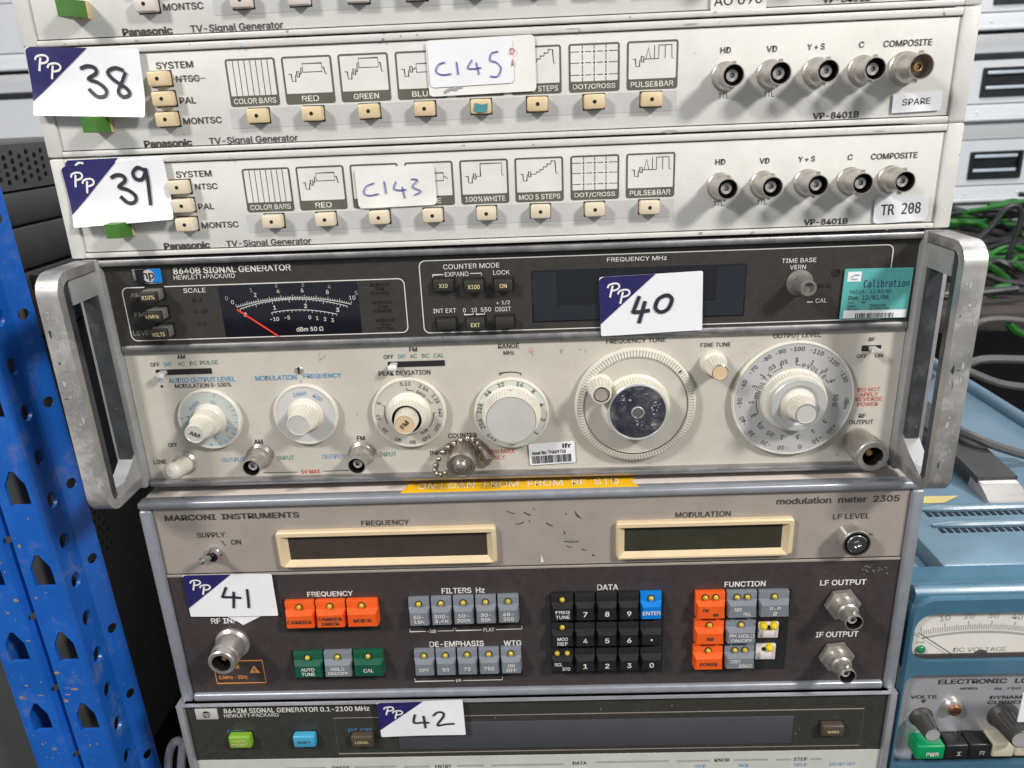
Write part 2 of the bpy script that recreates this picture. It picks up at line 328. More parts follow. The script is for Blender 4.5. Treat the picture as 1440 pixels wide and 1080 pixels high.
def fill(mb, loop, m, P, step=None):
    vs = [Vector(p) for p in loop]
    if step:
        o = []
        for i, p in enumerate(vs):
            q = vs[(i+1) % len(vs)]; n = max(1, int(math.ceil((q-p).length/step))); o += [p.lerp(q, j/n) for j in range(n)]
        vs = o
    es = [(i, (i+1) % len(vs)) for i in range(len(vs))]
    if step:
        x0, x1 = min(v.x for v in vs), max(v.x for v in vs); z0, z1 = min(v.y for v in vs), max(v.y for v in vs)
        for i in range(1, int((x1-x0)/step)+1):
            for j in range(1, int((z1-z0)/step)+1): vs.append(Vector((x0+i*step, z0+j*step)))
    V, _, F, *_ = delaunay_2d_cdt(vs, es, [], 1, 1e-7)
    mb.add([P(v.x, v.y) for v in V], F, m)
def quad_frame(c4, Y):       # four pixel corners TL, TR, BR, BL -> centre, half sizes and tilt on the plane Y
    q = [at(a, b, Y) for a, b in c4]; c = sum(q, Vector())/4
    W = ((q[1]-q[0]).length+(q[2]-q[3]).length)/2; H = ((q[0]-q[3]).length+(q[1]-q[2]).length)/2
    d = (q[1]-q[0])+(q[2]-q[3]); return c, W, H, math.atan2(d.z, d.x)
class Sheet:                 # a sticker: local (u, v) in 0..1 across and up, with a curl away from the panel
    def __init__(s, c4, Y, curl=None, off=.0004):
        s.c, s.W, s.H, s.a = quad_frame(c4, Y); s.Y = Y; s.off = off; s.curl = curl or (lambda u, v: 0.0)
    def P(s, u, v, lift=0.0):
        x = (u-.5)*s.W; z = (v-.5)*s.H; ca, sa = math.cos(s.a), math.sin(s.a)
        return (s.c.x+x*ca-z*sa, s.Y-s.off-lift-s.curl(u, v), s.c.z+x*sa+z*ca)
    def base(s, m, r=.004, mb=None, step=.06, notch=None):
        mb = mb or MB(); k = s.W/s.H; lp = [(a, b) for a, b in rrect(0, 1, 0, 1, r/s.H)]
        lp = [(.5+(a-.5), b) for a, b in lp]
        lp = []
        for cx, cz, a in ((1-r/s.W, 1-r/s.H, 0), (r/s.W, 1-r/s.H, 90), (r/s.W, r/s.H, 180), (1-r/s.W, r/s.H, 270)):
            for i in range(5):
                t = math.radians(a+22.5*i); lp.append((cx+r/s.W*math.cos(t), cz+r/s.H*math.sin(t)))
        fill(mb, lp, m, lambda a, b: s.P(a, b), step); s.loop = lp; return mb
    def text(s, mb, t, u0, u1, v, h, m, bold=.012, mono=False):
        vs, fs, a0, a1, b0, b1 = glyphs(t, bold, mono)
        mb.add([s.P(u0+(w[0]-a0)/(a1-a0)*(u1-u0), v+((w[1]-b0)/(b1-b0)-.5)*h, .00015+w[2]*6e-6) for w in vs], fs, m)
    def stroke(s, mb, pts, wd, m, k=5, lift=.0005):
        q = smooth([(a*s.W, b*s.H) for a, b in pts], k) if k else [Vector((a*s.W, b*s.H)) for a, b in pts]
        ribbon(mb, q, wd, m, lambda a, b: s.P(a/s.W, b/s.H, lift))
    def bar(s, mb, u0, u1, v0, v1, m, lift=.00012): mb.add([s.P(u0, v0, lift), s.P(u1, v0, lift), s.P(u1, v1, lift), s.P(u0, v1, lift)], [(0, 1, 2, 3)], m)
# ------------------------------------------------------------------ connectors and knobs shared by the instruments
def bnc_mesh(name, k=1.0, hexnut=False, gold=False, flat=True):
    b = MB(); n = mt['nickel']; d = mt['oldnickel'] if gold else mt['bore']; q = .001*k
    if hexnut:
        hx = [(9.9*q*math.cos(math.pi/3*i+.12), 9.9*q*math.sin(math.pi/3*i+.12)) for i in range(6)]
        b.lathe((0, 0, 0), [(8.0*q, 0), (8.0*q, .9*q)], n, 28)
        b.prism(hx, -.8*q, -3.6*q, n)
        b.lathe((0, 0, 0), [(6.4*q, 3.6*q), (6.2*q, 6*q), (5.8*q, 7*q), (5.8*q, 10*q), (4.95*q, 10.8*q)], n, 28, cap1=False); h0 = 10.8*q; h1 = 19*q
    else:
        b.lathe((0, 0, 0), [(6.4*q, 0), (6.4*q, 1.2*q), (5.9*q, 1.6*q), (5.8*q, 5.0*q), (4.95*q, 6.4*q)], n, 28, cap1=False); h0 = 6.4*q; h1 = 15.4*q
    b.lathe((0, 0, 0), [(4.95*q, h0), (4.8*q, h0+1*q), (4.8*q, h1-.4*q), (4.6*q, h1), (4.4*q, h1), (4.3*q, h1-.6*q), (4.2*q, h0+1*q)], [n, n, n, n, n, d], 28, cap1=True)
    for s in (1, -1):
        b.lathe((.7*q*s, -(h1-3.4*q), 4.6*q*s), [(1*q, 0), (1*q, 1.1*q), (.7*q, 1.3*q)], n, 10, ax=(0, 0, s))
    i = mt['brass'] if gold else mt['ptfe']
    w_ = 1.7 if gold else 2.5; b.lathe((0, 0, 0), [(w_*q, h0+.9*q), (w_*q, h1-3.0*q), (1.1*q, h1-2.8*q)], i, 20, cap1=False)
    b.lathe((0, 0, 0), [(1.1*q, h1-2.8*q), (.9*q, h1-3.6*q), (.55*q, h1-3.5*q)], [mt['bore'], mt['nickel']], 12)
    return b.mesh(name, (0, 0, 0))
BNC = bnc_mesh('bnc_connector'); BNCG = bnc_mesh('bnc_connector', 1.12, gold=True); BNCH = bnc_mesh('bnc_connector', .92); BNCM = bnc_mesh('bnc_connector', 1.0, hexnut=True)
PX = lambda px, py, Y: at(px, py, Y)
def lot(parent, c4, Y, strokes, curl=None, label=None, extra=None, wd=.0016):
    curl = curl or (lambda u, v: .0002+.0002*math.sin(u*5+c4[0][0])*math.cos(v*4)+.003*max(0, u+(1-v)-1.72)**2)
    s = Sheet(c4, Y, curl); b = s.base(mt['paper'], .0009)
    o = put(b, 'lot_sticker', parent, label); g = MB()
    # navy corner with its rounded tip, white double-P monogram
    k = .0032; lp = [(.545, 1), (.05, 1), (.025, .99), (.008, .97), (0, .94), (0, .21)]
    fill(g, lp, mt['navy'], lambda a, c: s.P(a, c, .00025), .06)
    for du, dv in ((0, 0), (.098, -.115)):
        s.stroke(g, [(.128+du, .85+dv), (.112+du, .75+dv), (.098+du, .655+dv)], .0010, mt['whitecard'])
        s.stroke(g, [(.078+du, .815+dv), (.092+du, .862+dv), (.135+du, .885+dv), (.178+du, .875+dv), (.192+du, .83+dv), (.172+du, .785+dv), (.125+du, .765+dv)], .0009, mt['whitecard'])
    for st in strokes: s.stroke(g, st, wd, mt['ink'])
    put(g, 'printing', o); return o
N3 = [(.46, .70), (.52, .74), (.585, .72), (.595, .64), (.52, .555), (.60, .5), (.665, .40), (.655, .31), (.58, .30), (.51, .41)]
def shift(st, du, dv, ku=1, kv=1, u0=.5, v0=.5): return [(u0+(a-u0)*ku+du, v0+(b-v0)*kv+dv) for a, b in st]

# ------------------------------------------------------------------ three cream TV signal generators at the top
YR, YP = .004, .0055
_L = (at(69, 225, YR).x+at(100, 365, YR).x)/2; _R = (at(1356, 171, YR).x+at(1337, 321, YR).x)/2
TILT = ((_L+_R)/2, -.06+CAM.z, .003)
_T = (at(69, 225, YR).z+at(1356, 171, YR).z)/2; _B = (at(100, 365, YR).z+at(1337, 321, YR).z)/2
PITCH = _T-_B+.0003
_li = (at(88, 225, YR).x+at(121, 365, YR).x)/2; _ri = (at(1332, 182, YR).x+at(1314, 322, YR).x)/2
def rowz(pts, Y): return sum(at(a, b, Y).z for a, b in pts)/len(pts)
ICX = [at(x, y, YP).x for x, y in ((339.5, 239), (415, 234.5), (491, 231.5), (568, 229), (645.5, 226), (723, 222.5), (801.75, 218.75), (880.5, 215.5))]
ICW = at(950, 212.5, YP).x-at(880.5, 215.5, YP).x
ICT = rowz([(339.5, 238.75), (415, 234.5), (723, 222), (880.5, 215)], YP); ICB = rowz([(348, 299.5), (422.5, 296.5), (728, 284.5), (885, 278)], YP)
KEYF = [(381.75, 311), (456, 308.5), (532.5, 306), (608, 303.75), (683.75, 302), (760, 298.75), (837, 296), (914.5, 292.5)]
KEYD = .0052
KX = [at(x, y, YP-KEYD).x for x, y in KEYF]; KZ = rowz(KEYF, YP-KEYD)
ICON = ['COLOR BARS', 'RED', 'GREEN', 'BLUE', '100%WHITE', 'MOD 5 STEPS', 'DOT/CROSS', 'PULSE&BAR']
SY = [(-.15, .52), (-.08, .52), (-.07, .30), (.02, .30), (.03, .5), (.07, .5)]
def burst(x=.08): return [[(.08, .56), (.14, .56), (.15, .35), (.225, .35), (.235, .54), (.265, .54)], [(.265, .47), (.315, .47), (.315, .63), (.265, .63), (.265, .47)]]
def wave(kind):
    if kind == 0: return [[(i/8, 0), (i/8, 1)] for i in range(1, 8)]
    b = burst()
    if kind in (1, 2, 3):
        h = {1: (.60, .84), 2: (.66, .92), 3: (.46, .70)}[kind]; m = (h[0]+h[1])/2
        return b+[[(.315, .55), (.355, .55), (.365, m), (.40, m)], [(.40, h[0]), (.82, h[0]), (.82, h[1]), (.40, h[1]), (.40, h[0])], [(.82, m), (.86, m), (.885, .53), (.92, .53)]]
    if kind == 4: return b+[[(.315, .55), (.42, .55), (.42, .93), (.90, .93), (.90, .56), (.94, .56)]]
    if kind == 5: return b+[[(.315, .55), (.44, .55), (.44, .61), (.52, .61), (.52, .68), (.60, .68), (.60, .76), (.68, .76), (.68, .84), (.77, .84), (.77, .93), (.86, .93), (.88, .55), (.92, .55)]]
    if kind == 6:
        vz, hx = ((0, .12), (.24, .46), (.58, .77), (.89, 1)), ((0, .19), (.31, .44), (.56, .69), (.81, 1))
        return [[(x, a), (x, b)] for x in (.25, .5, .75) for a, b in vz]+[[(a, z), (b, z)] for z in (.18, .52, .83) for a, b in hx]
    return b+[[(.315, .55), (.63, .55), (.63, .92), (.90, .92), (.91, .55), (.95, .55)], [(.36, .55), (.41, .87), (.46, .55)], [(.54, .55), (.54, .92)], [(.765, .92), (.765, .55)]]
def tvgen(k, label, keymat, top):
    dz = k*PITCH; t = thing('tv_signal_generator', label, 'signal generator', ((_L+_R)/2, YR, _B+dz), 'cream TV signal generators stacked at the top'); t.rotation_euler.y = .003
    Lx, Rx, T, B = _L, _R, _T+dz, _B+dz; sub = -.0004*k
    put(MB().box(Lx+.001, Rx-.001, .011, .42, B+.0012, T-.0012, mt['pancase'], .001), 'casing', t)
    put(MB().box(_li, _ri, YP, .011, B+.001, T-.001, mt['pan'], .0004), 'front_panel', t)
    for a, b in ((Lx, _li), (_ri, Rx)): put(MB().box(a, b, YR, .0112, B+.0002, T-.0002, mt['panrail'], .0009), 'side_rail', t)
    put(MB().box(_li, _ri, YR+.0003, .0109, T-.0034, T-.0003, mt['panrail'], .0006), 'top_lip', t)
    put(MB().box(_li, _ri, YR+.0003, .0109, B+.0003, B+.0027, mt['panrail'], .0006), 'bottom_lip', t)
    put(MB().box(_li, _ri, YP-.0001, YP+.0004, B+.0028, B+.0032, mt['slotblk']), 'panel_gap', t)
    put(MB().box(_li, _ri, YP-.0001, YP+.0004, T-.0039, T-.0036, mt['slotblk']), 'panel_gap', t)
    x0, x1 = at(348, 314, YP).x, at(947, 292, YP).x
    zb = rowz([(348, 301), (947, 279.5)], YP); z2 = rowz([(348, 327), (947, 305)], YP)
    put(MB().box(x0, x1, YP-.00012, YP+.001, z2+dz, zb+dz, mt['panband']), 'key_band', t)
    # picture panels
    for i, (ix, nm) in enumerate(zip(ICX, ICON)):
        m = MB(); z0, z1 = ICB+dz, ICT+dz; ht = z1-z0; band = z0+.225*ht; e = .0009
        P = lambda a, b: (a, YP-.00013, b)
        fill(m, rrect(ix, ix+ICW, z0, z1, .0012, 3), mt['icon'], P)
        o = put(m, 'picture_panel', t); g = MB()
        fill(g, rrect(ix+e, ix+ICW-e, band, z1-e, .0004, 2), mt['iconbg'], lambda a, b: (a, YP-.00018, b))
        for pl in wave(i):
            pts = [(ix+e+u*(ICW-2*e), band+v*(z1-e-band)) for u, v in pl]
            ribbon(g, pts, .00034, mt['letdark'], lambda a, b: (a, YP-.00023, b))
        if i == 6:
            for u in (.25, .5, .75):
                for v in (.18, .52, .83): fill(g, circ(ix+e+u*(ICW-2*e), band+v*(z1-e-band), .0005, 8), mt['letdark'], lambda a, b: (a, YP-.00026, b))
        W = ICW*min(.86, .082*len(nm)+.10)
        text3(g, nm, (ix+ICW/2, YP-.00005, (z0+band)/2), .0024, mt['letwhite'], width=W, bold=.02)
        put(g, 'pictogram', o)
    # selector keys
    kb = MB().box(-.0047, .0047, -KEYD, .001, -.0032, .0032, keymat, .0009)
    fill(kb, circ(0, 0, .0009, 12), mt['black'], lambda a, b: (a, -KEYD-.00008, b)); km = kb.mesh('selector_key', (0, 0, 0))
    gap = MB().box(-.0051, .0051, -.0003, .001, -.0036, .0036, mt['slotblk']).mesh('key_slot', (0, 0, 0))
    spots = [(x, KZ) for x in KX]
    for px, py in ((248.5, 264), (254.5, 290), (259, 316.5)):
        p = at(px, py, YP-KEYD); spots.append((p.x, p.z))
    for n, (x, z) in enumerate(spots):
        o = inst(km, 'selector_key', t, (x+random.uniform(-.0001, .0001), YP+random.uniform(0, .0004), z+dz)); o.rotation_euler = (0, random.uniform(-.018, .018), random.uniform(-.03, .03)); inst(gap, 'key_slot', o, (x, YP, z+dz))
        if k == 1 and n == 4:
            g = MB(); fill(g, [(x-.0034, z+dz-.0018), (x-.001, z+dz-.0026), (x+.0028, z+dz-.0022), (x+.0034, z+dz+.0012), (x+.0006, z+dz+.0008), (x-.0026, z+dz+.0016)], mt['blotch'], lambda a, b: (a, YP-KEYD-.0001, b))
            put(g, 'ink_blotch', o)
    # power key
    p = at(178, 320.5, YP); g = MB()
    g.box(p.x-.0044, p.x+.0041, YP-.0026, YP+.001, p.z+dz-.0037, p.z+dz+.0037, mt['tan'], .0004)
    a, b, c = p.x, p.z+dz, YP
    fr = [(-.0044, -.0033), (.0022, -.0033), (.0022, .0033), (-.0044, .0033)]; bk = [(-.0044, -.0036), (.0039, -.0036), (.0039, .0036), (-.0044, .0036)]
    g.add([(a+u, c-.0118, b+v) for u, v in fr]+[(a+u, c-.0024, b+v) for u, v in bk], [(0, 1, 2, 3), (0, 4, 5, 1), (1, 5, 6, 2), (2, 6, 7, 3), (3, 7, 4, 0)], mt['greenkey'])
    put(g, 'power_key', t)
    # connectors
    for n, (px, py) in enumerate(((1012.5, 261.5), (1073, 259), (1134.5, 256.5), (1195, 254), (1252, 251.5))):
        q = at(px, py, YP); big = n == 4
        inst(BNCG if big and k == 1 else BNC, 'bnc_connector', t, (q.x, YP, q.z+dz))
    # printed words
    g = MB(); D = mt['letdark']
    def W(s, x0, x1, y, h, bold=.022, **kw): text(g, s, x0, x1, y, h, D, YP, bold, dz=dz, **kw)
    W('SYSTEM', 247.5, 297.5, 244.5, 9); W('NTSC', 274.5, 306, 262, 8.5); W('PAL', 279, 301, 290, 8.5); W('MONTSC', 283.5, 335.5, 316, 8.5)
    W('Panasonic', 230.5, 295.5, 345, 9.5, .06); W('TV-Signal Generator', 318, 438, 341.5, 11)
    W('HD', 1006, 1020, 227.5, 8); W('VD', 1068, 1082, 226, 8); W('Y + S', 1122.5, 1146, 223.5, 8); W('C', 1192, 1199, 221, 8); W('COMPOSITE', 1225, 1290, 219, 8.5)
    W('TTL', 1003, 1017.5, 286, 7, 0); W('TTL', 1064, 1078, 284, 7, 0); W('VP-8401B', 1130.5, 1192, 311.5, 8.5, .045)
    if k == 1:
        q = at(258, 262.5, YP); e = at(305, 261.5, YP); ribbon(g, [(q.x, q.z+dz), (e.x+.003, e.z+dz)], .0003, mt['letgrey'], lambda a, b: (a, YP-.0003, b))
    put(g, 'lettering', t)
    # chips and scuffs on the lips
    g = MB(); rnd = random.Random(40+k)
    for n in range(11):
        x = rnd.uniform(_li, _ri); z = (B+.0004 if n % 2 else T-.0032)+rnd.uniform(0, .002); wd = rnd.choice((.0008, .0015, .003, .009)); hh = rnd.uniform(.0002, .0010)
        cm = mt['bluechip'] if (k == 1 and n < 4) else mt['letgrey']
        fill(g, [(x+wd*.5*math.cos(j)*rnd.uniform(.5, 1), z+hh*math.sin(j)*rnd.uniform(.4, 1)) for j in (0, .9, 1.8, 2.7, 3.6, 4.5, 5.4)], cm, lambda a, b: (a, YR+.00015, b))
    put(g, 'scuff_marks', t); return t
g39 = tvgen(0, 'cream TV signal generator with lot sticker 39, lowest of the three', mt['keypale'], False)
g38 = tvgen(1, 'cream TV signal generator with lot sticker 38 and a SPARE label', mt['keycream'], False)
g37 = tvgen(2, 'cream TV signal generator cut off by the top edge, pinkish keys', mt['keypink'], True)
cu = lambda k, e: (lambda u, v: k*max(0, .55-v)**2*(1+e*u)+.00025*math.sin(u*7+k*900)*math.sin(v*5+1)+.00025)
lot(g38, ((37.5, 67.5), (197, 67), (209, 166), (53.5, 161)), YP-.0014, [N3, [(.845, .68), (.77, .72), (.70, .66), (.74, .55), (.85, .42), (.87, .33), (.81, .30), (.775, .38), (.82, .53), (.86, .66)]], cu(.011, .1), 'curled white lot sticker reading 38')
s2 = Sheet(((89, 224.5), (233, 220), (243, 300), (113, 309)), YP-.0011); b = s2.base(mt['paper']); o = put(b, 'under_sticker', g39, 'older sticker peeking out above'); g = MB(); fill(g, [(0, .2), (.545, 1), (.03, 1), (0, .95)], mt['navy'], lambda a, c: s2.P(a, c, .0001), .1)
s2.stroke(g, [(.1, .90), (.14, .95), (.19, .94)], .001, mt['whitecard']); put(g, 'printing', o)
lot(g39, ((85, 234.5), (235, 221.5), (243, 307), (111, 319)), YP-.0019, [shift(N3, 0, .04, .95, 1.05), [(.80, .83), (.74, .88), (.685, .80), (.70, .70), (.76, .69), (.80, .78), (.815, .85), (.812, .66), (.80, .46), (.795, .26)]], cu(.010, .1), 'curled white lot sticker reading 39', wd=.0017)
# white cards with pen numbers
def card(parent, c4, m, name, label, r=.002, Y=YP-.0006): s = Sheet(c4, Y); o = put(s.base(m, r, step=None), name, parent, label); return s, o
s, o = card(g38, ((600, 57.5), (752, 48), (755, 128), (603, 136)), mt['whitecard'], 'stock_card', 'white card reading C145'); g = MB()
s2 = Sheet(((601, 60), (722, 53), (722, 116), (606, 124)), YP-.0010); put(s2.base(mt['paper'], .002, step=None), 'upper_card', o)
for st in ([(.17, .60), (.11, .57), (.08, .45), (.13, .385), (.22, .39)], [(.275, .60), (.283, .37)], [(.42, .62), (.375, .48), (.43, .46), (.50, .47)], [(.455, .57), (.475, .35)], [(.665, .74), (.60, .71), (.585, .59), (.64, .55), (.68, .44), (.645, .30), (.575, .31)]): s.stroke(g, st, .00055, mt['pen'], lift=.0008)
s.stroke(g, [(.775, .78), (.775, .68), (.80, .69), (.815, .73), (.80, .77), (.775, .78)], .0004, mt['redpen'], 0, .0009); s.stroke(g, [(.79, .58), (.79, .47), (.782, .51)], .0005, mt['redpen'], 0, .0009)
s.stroke(g, [(.14, .06), (.20, .12), (.25, .11), (.28, .16), (.31, .13)], .0012, mt['pencil'], lift=.0003); put(g, 'handwriting', o)
s, o = card(g39, ((499, 236.5), (611, 231), (614, 287.5), (504, 293.5)), mt['whitecard'], 'stock_card', 'white card reading C143'); g = MB()
for st in ([(.235, .62), (.13, .55), (.09, .39), (.15, .32), (.28, .35)], [(.36, .66), (.37, .34)], [(.51, .63), (.475, .46), (.55, .41), (.63, .42)], [(.58, .50), (.60, .20)], [(.70, .67), (.78, .64), (.71, .48), (.81, .36), (.72, .27)]): s.stroke(g, st, .00055, mt['pen'])
put(g, 'handwriting', o)
s, o = card(g38, ((1256.5, 132), (1325.5, 127), (1322.5, 155), (1253.5, 159)), mt['paper'], 'spare_label', 'white label reading SPARE', .0004); g = MB()
s.text(g, 'SPARE', .20, .77, .53, .33, mt['letdark'], -.004); put(g, 'lettering', o)
s, o = card(g39, ((1230, 277.5), (1306.5, 272.5), (1303, 309.5), (1227, 315)), mt['paper'], 'inventory_label', 'white label reading TR 208', .0022); g = MB()
s.text(g, 'TR 208', .13, .86, .51, .42, mt['ink'], .01, True); put(g, 'lettering', o)
s, o = card(g37, ((1002, -12), (1080, -17), (1078, 15), (998, 20)), mt['whitecard'], 'inventory_label', 'white label reading AO 090', .002); g = MB()
s.text(g, 'AO 090', .06, .92, .56, .42, mt['letdark'], .01); put(g, 'lettering', o)

TILT = None
# ------------------------------------------------------------------ the signal generator with cast handles (lot 40)
YH = .010; YD = .0085; YT = .006
TILT = (-.015, 1.175, .0035)
_ctl = at(144, 371, YH); _ctr = at(1293, 324, YH); _cbl = at(215, 677, YH); _cbr = at(1248, 640, YH)
HL = (_ctl.x+_cbl.x)/2; HR = (_ctr.x+at(1260, 550, YH).x)/2
HT = (at(144, 366, YT).z+at(1290, 325, YT).z)/2; HB = (at(215, 680, YT).z+at(1205, 654, YT).z)/2
HM = (at(170.4, 489, YT).z+at(1273, 453, YT).z)/2       # top of the strip between the two panels
hp = thing('handled_signal_generator', 'signal generator with worn aluminium side handles, lot 40, black upper and cream lower panel', 'signal generator', ((HL+HR)/2, YH, HB)); hp.rotation_euler.y = .0035
put(MB().box(HL-.006, HR+.006, .013, .44, HB+.002, HT-.002, mt['darkbox2'], .002), 'casing', hp)
put(MB().box(HL, HR, YD, .014, HM, HT-.0034, mt['hpdark']), 'upper_panel', hp)
put(MB().box(HL, HR, YH, .014, HB, HM-.002, mt['hpcream']), 'lower_panel', hp)
put(MB().box(HL-.001, HR+.001, YT-.001, .0135, HT-.0034, HT, mt['trim'], .0010), 'top_trim', hp)
put(MB().box(HL, HR, YT+.0015, .0135, HM-.0042, HM+.0002, mt['trim'], .0014), 'middle_trim', hp)
put(MB().box(HL, HR, YT, .0135, HB-.0030, HB+.0008, mt['trim'], .0014), 'bottom_trim', hp)
put(MB().box(HL+.0004, HR-.0004, YD-.0008, .0135, HT-.0045, HT-.0035, mt['slotblk']), 'panel_gap', hp)
for x in (HL+.03, HR-.03):
    put(MB().box(x-.012, x+.012, .05, .08, HB-.010, HB+.003, mt['black'], .002), 'foot', hp); put(MB().box(x-.012, x+.012, .34, .37, HB-.010, HB+.003, mt['black'], .002), 'foot', hp)
# cast handles: a loop in the depth plane bolted to a flange beside the panel
def handle(sg):
    xp = HL if sg < 0 else HR; X = lambda u: xp+sg*u          # u: metres outwards from the panel's edge
    f = MB(); z0, z1 = HB-.002, HT+.0005
    f.box(X(.0003), X(.0085), YT-.002, .016, z0, z1, mt['cast'], .0010)
    h = put(f, 'handle_flange', hp)
    f = MB(); f.box(X(.0083), X(.0165), YT+.003, .018, z0+.001, z1-.012, mt['cast'], .0008); put(f, 'flange_step', h)
    yb, yf = YT+.001, -.0312; r = .0105; t = .0050
    zt, zb = HT+.0002, HB+.0005
    def ring(y0, y1, a, b, rf, rb):     # (depth, height) loop, front corners rounded
        o = []
        for cy, cz, s, rr in ((y1-rb, b-rb, 0, rb), (y0+rf, b-rf, 90, rf), (y0+rf, a+rf, 180, rf), (y1-rb, a+rb, 270, rb)):
            for i in range(9):
                q = math.radians(s+90*i/8); o.append((cy+rr*math.cos(q), cz+rr*math.sin(q)))
        return o
    m = MB(); xi, xo = X(.0014), X(.0118)
    Pm = lambda a, b, d: (d, a, b)
    m.holed(ring(yf, yb, zb, zt, r, .0005), [ring(yf+t, yb-.0015, zb+.0046, zt-.0046, r-t, .0005)], xo, xi, mt['alu'], Pm)
    o = put(m, 'handle', hp, None, 40); 
    md = o.modifiers.new('edge', 'BEVEL'); md.width = .0009; md.segments = 2; md.limit_method = 'ANGLE'; md.angle_limit = math.radians(50)
    g = MB(); g.holed(ring(yf+t-.0002, yb-.002, zb+.0043, zt-.0043, r-t, .0004), [ring(yf+t+.0072, yb-.006, zb+.0050, zt-.0050, .0026, .0004)], X(.0100), X(.0032), mt['darkgrip'], Pm)
    put(g, 'handle_inlay', o)
    g = MB(); rh = random.Random(30+sg)
    for i in range(46):          # knocks and rubbed streaks on the front of the bar
        x = X(rh.uniform(.0026, .0106)); z = zb+.014+(zt-zb-.028)*(rh.random()**.6 if sg < 0 else rh.random()); w_, h_ = rh.choice((.0002, .0004, .0010)), rh.choice((.0002, .0004, .0008, .003)); 
        x = min(max(x, min(X(.0028), X(.0104))+w_), max(X(.0028), X(.0104))-w_)
        fill(g, [(x+w_*math.cos(t)*rh.uniform(.4, 1), z+h_*math.sin(t)*rh.uniform(.4, 1)) for t in (0, .9, 1.8, 2.7, 3.6, 4.5, 5.4)], mt[rh.choice(('fleck', 'fleck', 'knobcap', 'darkgrip'))], lambda a, b: (a, yf-.00015, b))
    put(g, 'scuff_marks', o)
    g = MB(); g.box(X(.0030), X(.0105), YT-.024, YT+.001, zt-.0175, zt-.0044, mt['cast'], .0007); put(g, 'handle_gusset', o)
    g = MB()
    P = lambda a, b, d: (d, a, b)
    pts = [(YT+.001, zb+.0044), (YT+.001, zb+.0190), (YT-.003, zb+.0180), (YT-.012, zb+.0120), (YT-.022, zb+.0072), (YT-.027, zb+.0044)]
    g.prism(pts, X(.0105), X(.0026), mt['cast'], P); put(g, 'handle_gusset', o)
handle(-1); handle(1)
# --- upper panel
bd = put(MB().box(at(188, 388, YD).x, at(229, 388, YD).x, YD-.0016, YD, at(208, 399, YD).z, at(208, 377, YD).z, mt['chrome'], .0005), 'badge', hp)
g = MB(); q0, q1 = at(190, 388, YD-.0017), at(226.5, 388, YD-.0017); zc = at(208, 388, YD-.0017).z; hh = .0034; Pb = lambda a, b: (a, YD-.00172, b); xm = (q0.x+q1.x)/2
fill(g, [(q0.x, zc-hh), (xm, zc-hh), (xm, zc+hh), (q0.x, zc+hh)], mt['meterglass'], Pb); fill(g, [(xm, zc-hh), (q1.x, zc-hh), (q1.x, zc+hh), (xm, zc+hh)], mt['keyblue'], Pb)
fill(g, circ(xm, zc, hh*.92, 24), mt['knobcap'], lambda a, b: (a, YD-.00186, b)); text3(g, 'hp', (xm, YD-.0018, zc), hh*1.5, mt['ink'], 0, .03)
put(g, 'printing', bd)
g = MB(); Wt = mt['letwhite']; Wd = mt['letyel']
def U(s, x0, x1, y, h, m=Wt, bold=.008, Y=YD): text(g, s, x0, x1, y, h, m, Y, bold)
U('8640B SIGNAL GENERATOR', 242.3, 408.7, 378.5, 9, bold=.03); U('HEWLETT•PACKARD', 243.5, 330, 388.8, 6.5)
def rbox(pl, wpx=1.3, r=.003):      # pixel corners TL, TR, BR, BL of a printed frame with round corners
    q = [at(a, b, YD) for a, b in pl]; x0 = (q[0].x+q[3].x)/2; x1 = (q[1].x+q[2].x)/2; z1 = (q[0].z+q[1].z)/2; z0 = (q[2].z+q[3].z)/2
    ribbon(g, rrect(x0, x1, z0, z1, r), .0005, Wt, lambda a, b: (a, YD-LIFT, b), True)
rbox(((170.4, 405.6), (567, 391), (574, 468), (186, 478.5)))
rbox(((588, 368.8), (1254.6, 342), (1245, 447), (597, 469)))
U('AM', 183, 198, 415, 6, mt['letgrey']); U('FM', 189, 203, 442, 6, mt['letgrey']); U('LEVEL', 187, 215, 468, 6.5, mt['letgrey']); U('SCALE', 257.5, 288.7, 408.3, 6.5)
for s, x0, x1, y in (('0-5', 270, 284, 422), ('0-10', 272, 291, 438), ('0-3', 277, 289, 455.6), ('UNCAL', 1146, 1170, 402)): U(s, x0, x1, y, 6, mt['letfaint'])
for i, (a, b, c) in enumerate((('REDUCE', 'PEAK', 'POWER'), ('REDUCE', 'FM', 'VERNIER'), ('REDUCE', 'FM', 'SETTING'))):
    y = 400+i*25; x = 532+i*4
    U(a, x-12, x+15, y, 4.5, mt['letfaint']); U(b, x-4, x+8, y+6, 4.5, mt['letfaint']); U(c, x-11, x+14, y+12, 4.5, mt['letfaint'])
U('COUNTER MODE', 622.5, 701.7, 374, 7); U('EXPAND', 625, 658.3, 385.4, 6.2); U('LOCK', 693, 716, 383, 6)
for pl in (((608, 390), (608, 386.6), (623, 386)), ((660.5, 384.4), (676.5, 384), (676.5, 387.4))): line(g, pl, 1.1, Wt, YD)
U('INT EXT', 608.5, 641, 436.8, 6); U('0', 650.5, 654.5, 436, 6); U('10', 662.5, 670, 435.6, 6); U('550', 675.5, 690, 435, 6)
for pl in (((652.5, 440), (652.5, 442.5), (665, 442), (665, 439.6)), ((669, 439.5), (669, 442), (681, 441.5), (681, 439))): line(g, pl, 1.0, Wt, YD)
U('+ 1/2', 697, 716.7, 425.5, 6); U('DIGIT', 696, 718, 434.5, 6.3); U('FREQUENCY MHz', 853, 937, 364, 6.5)
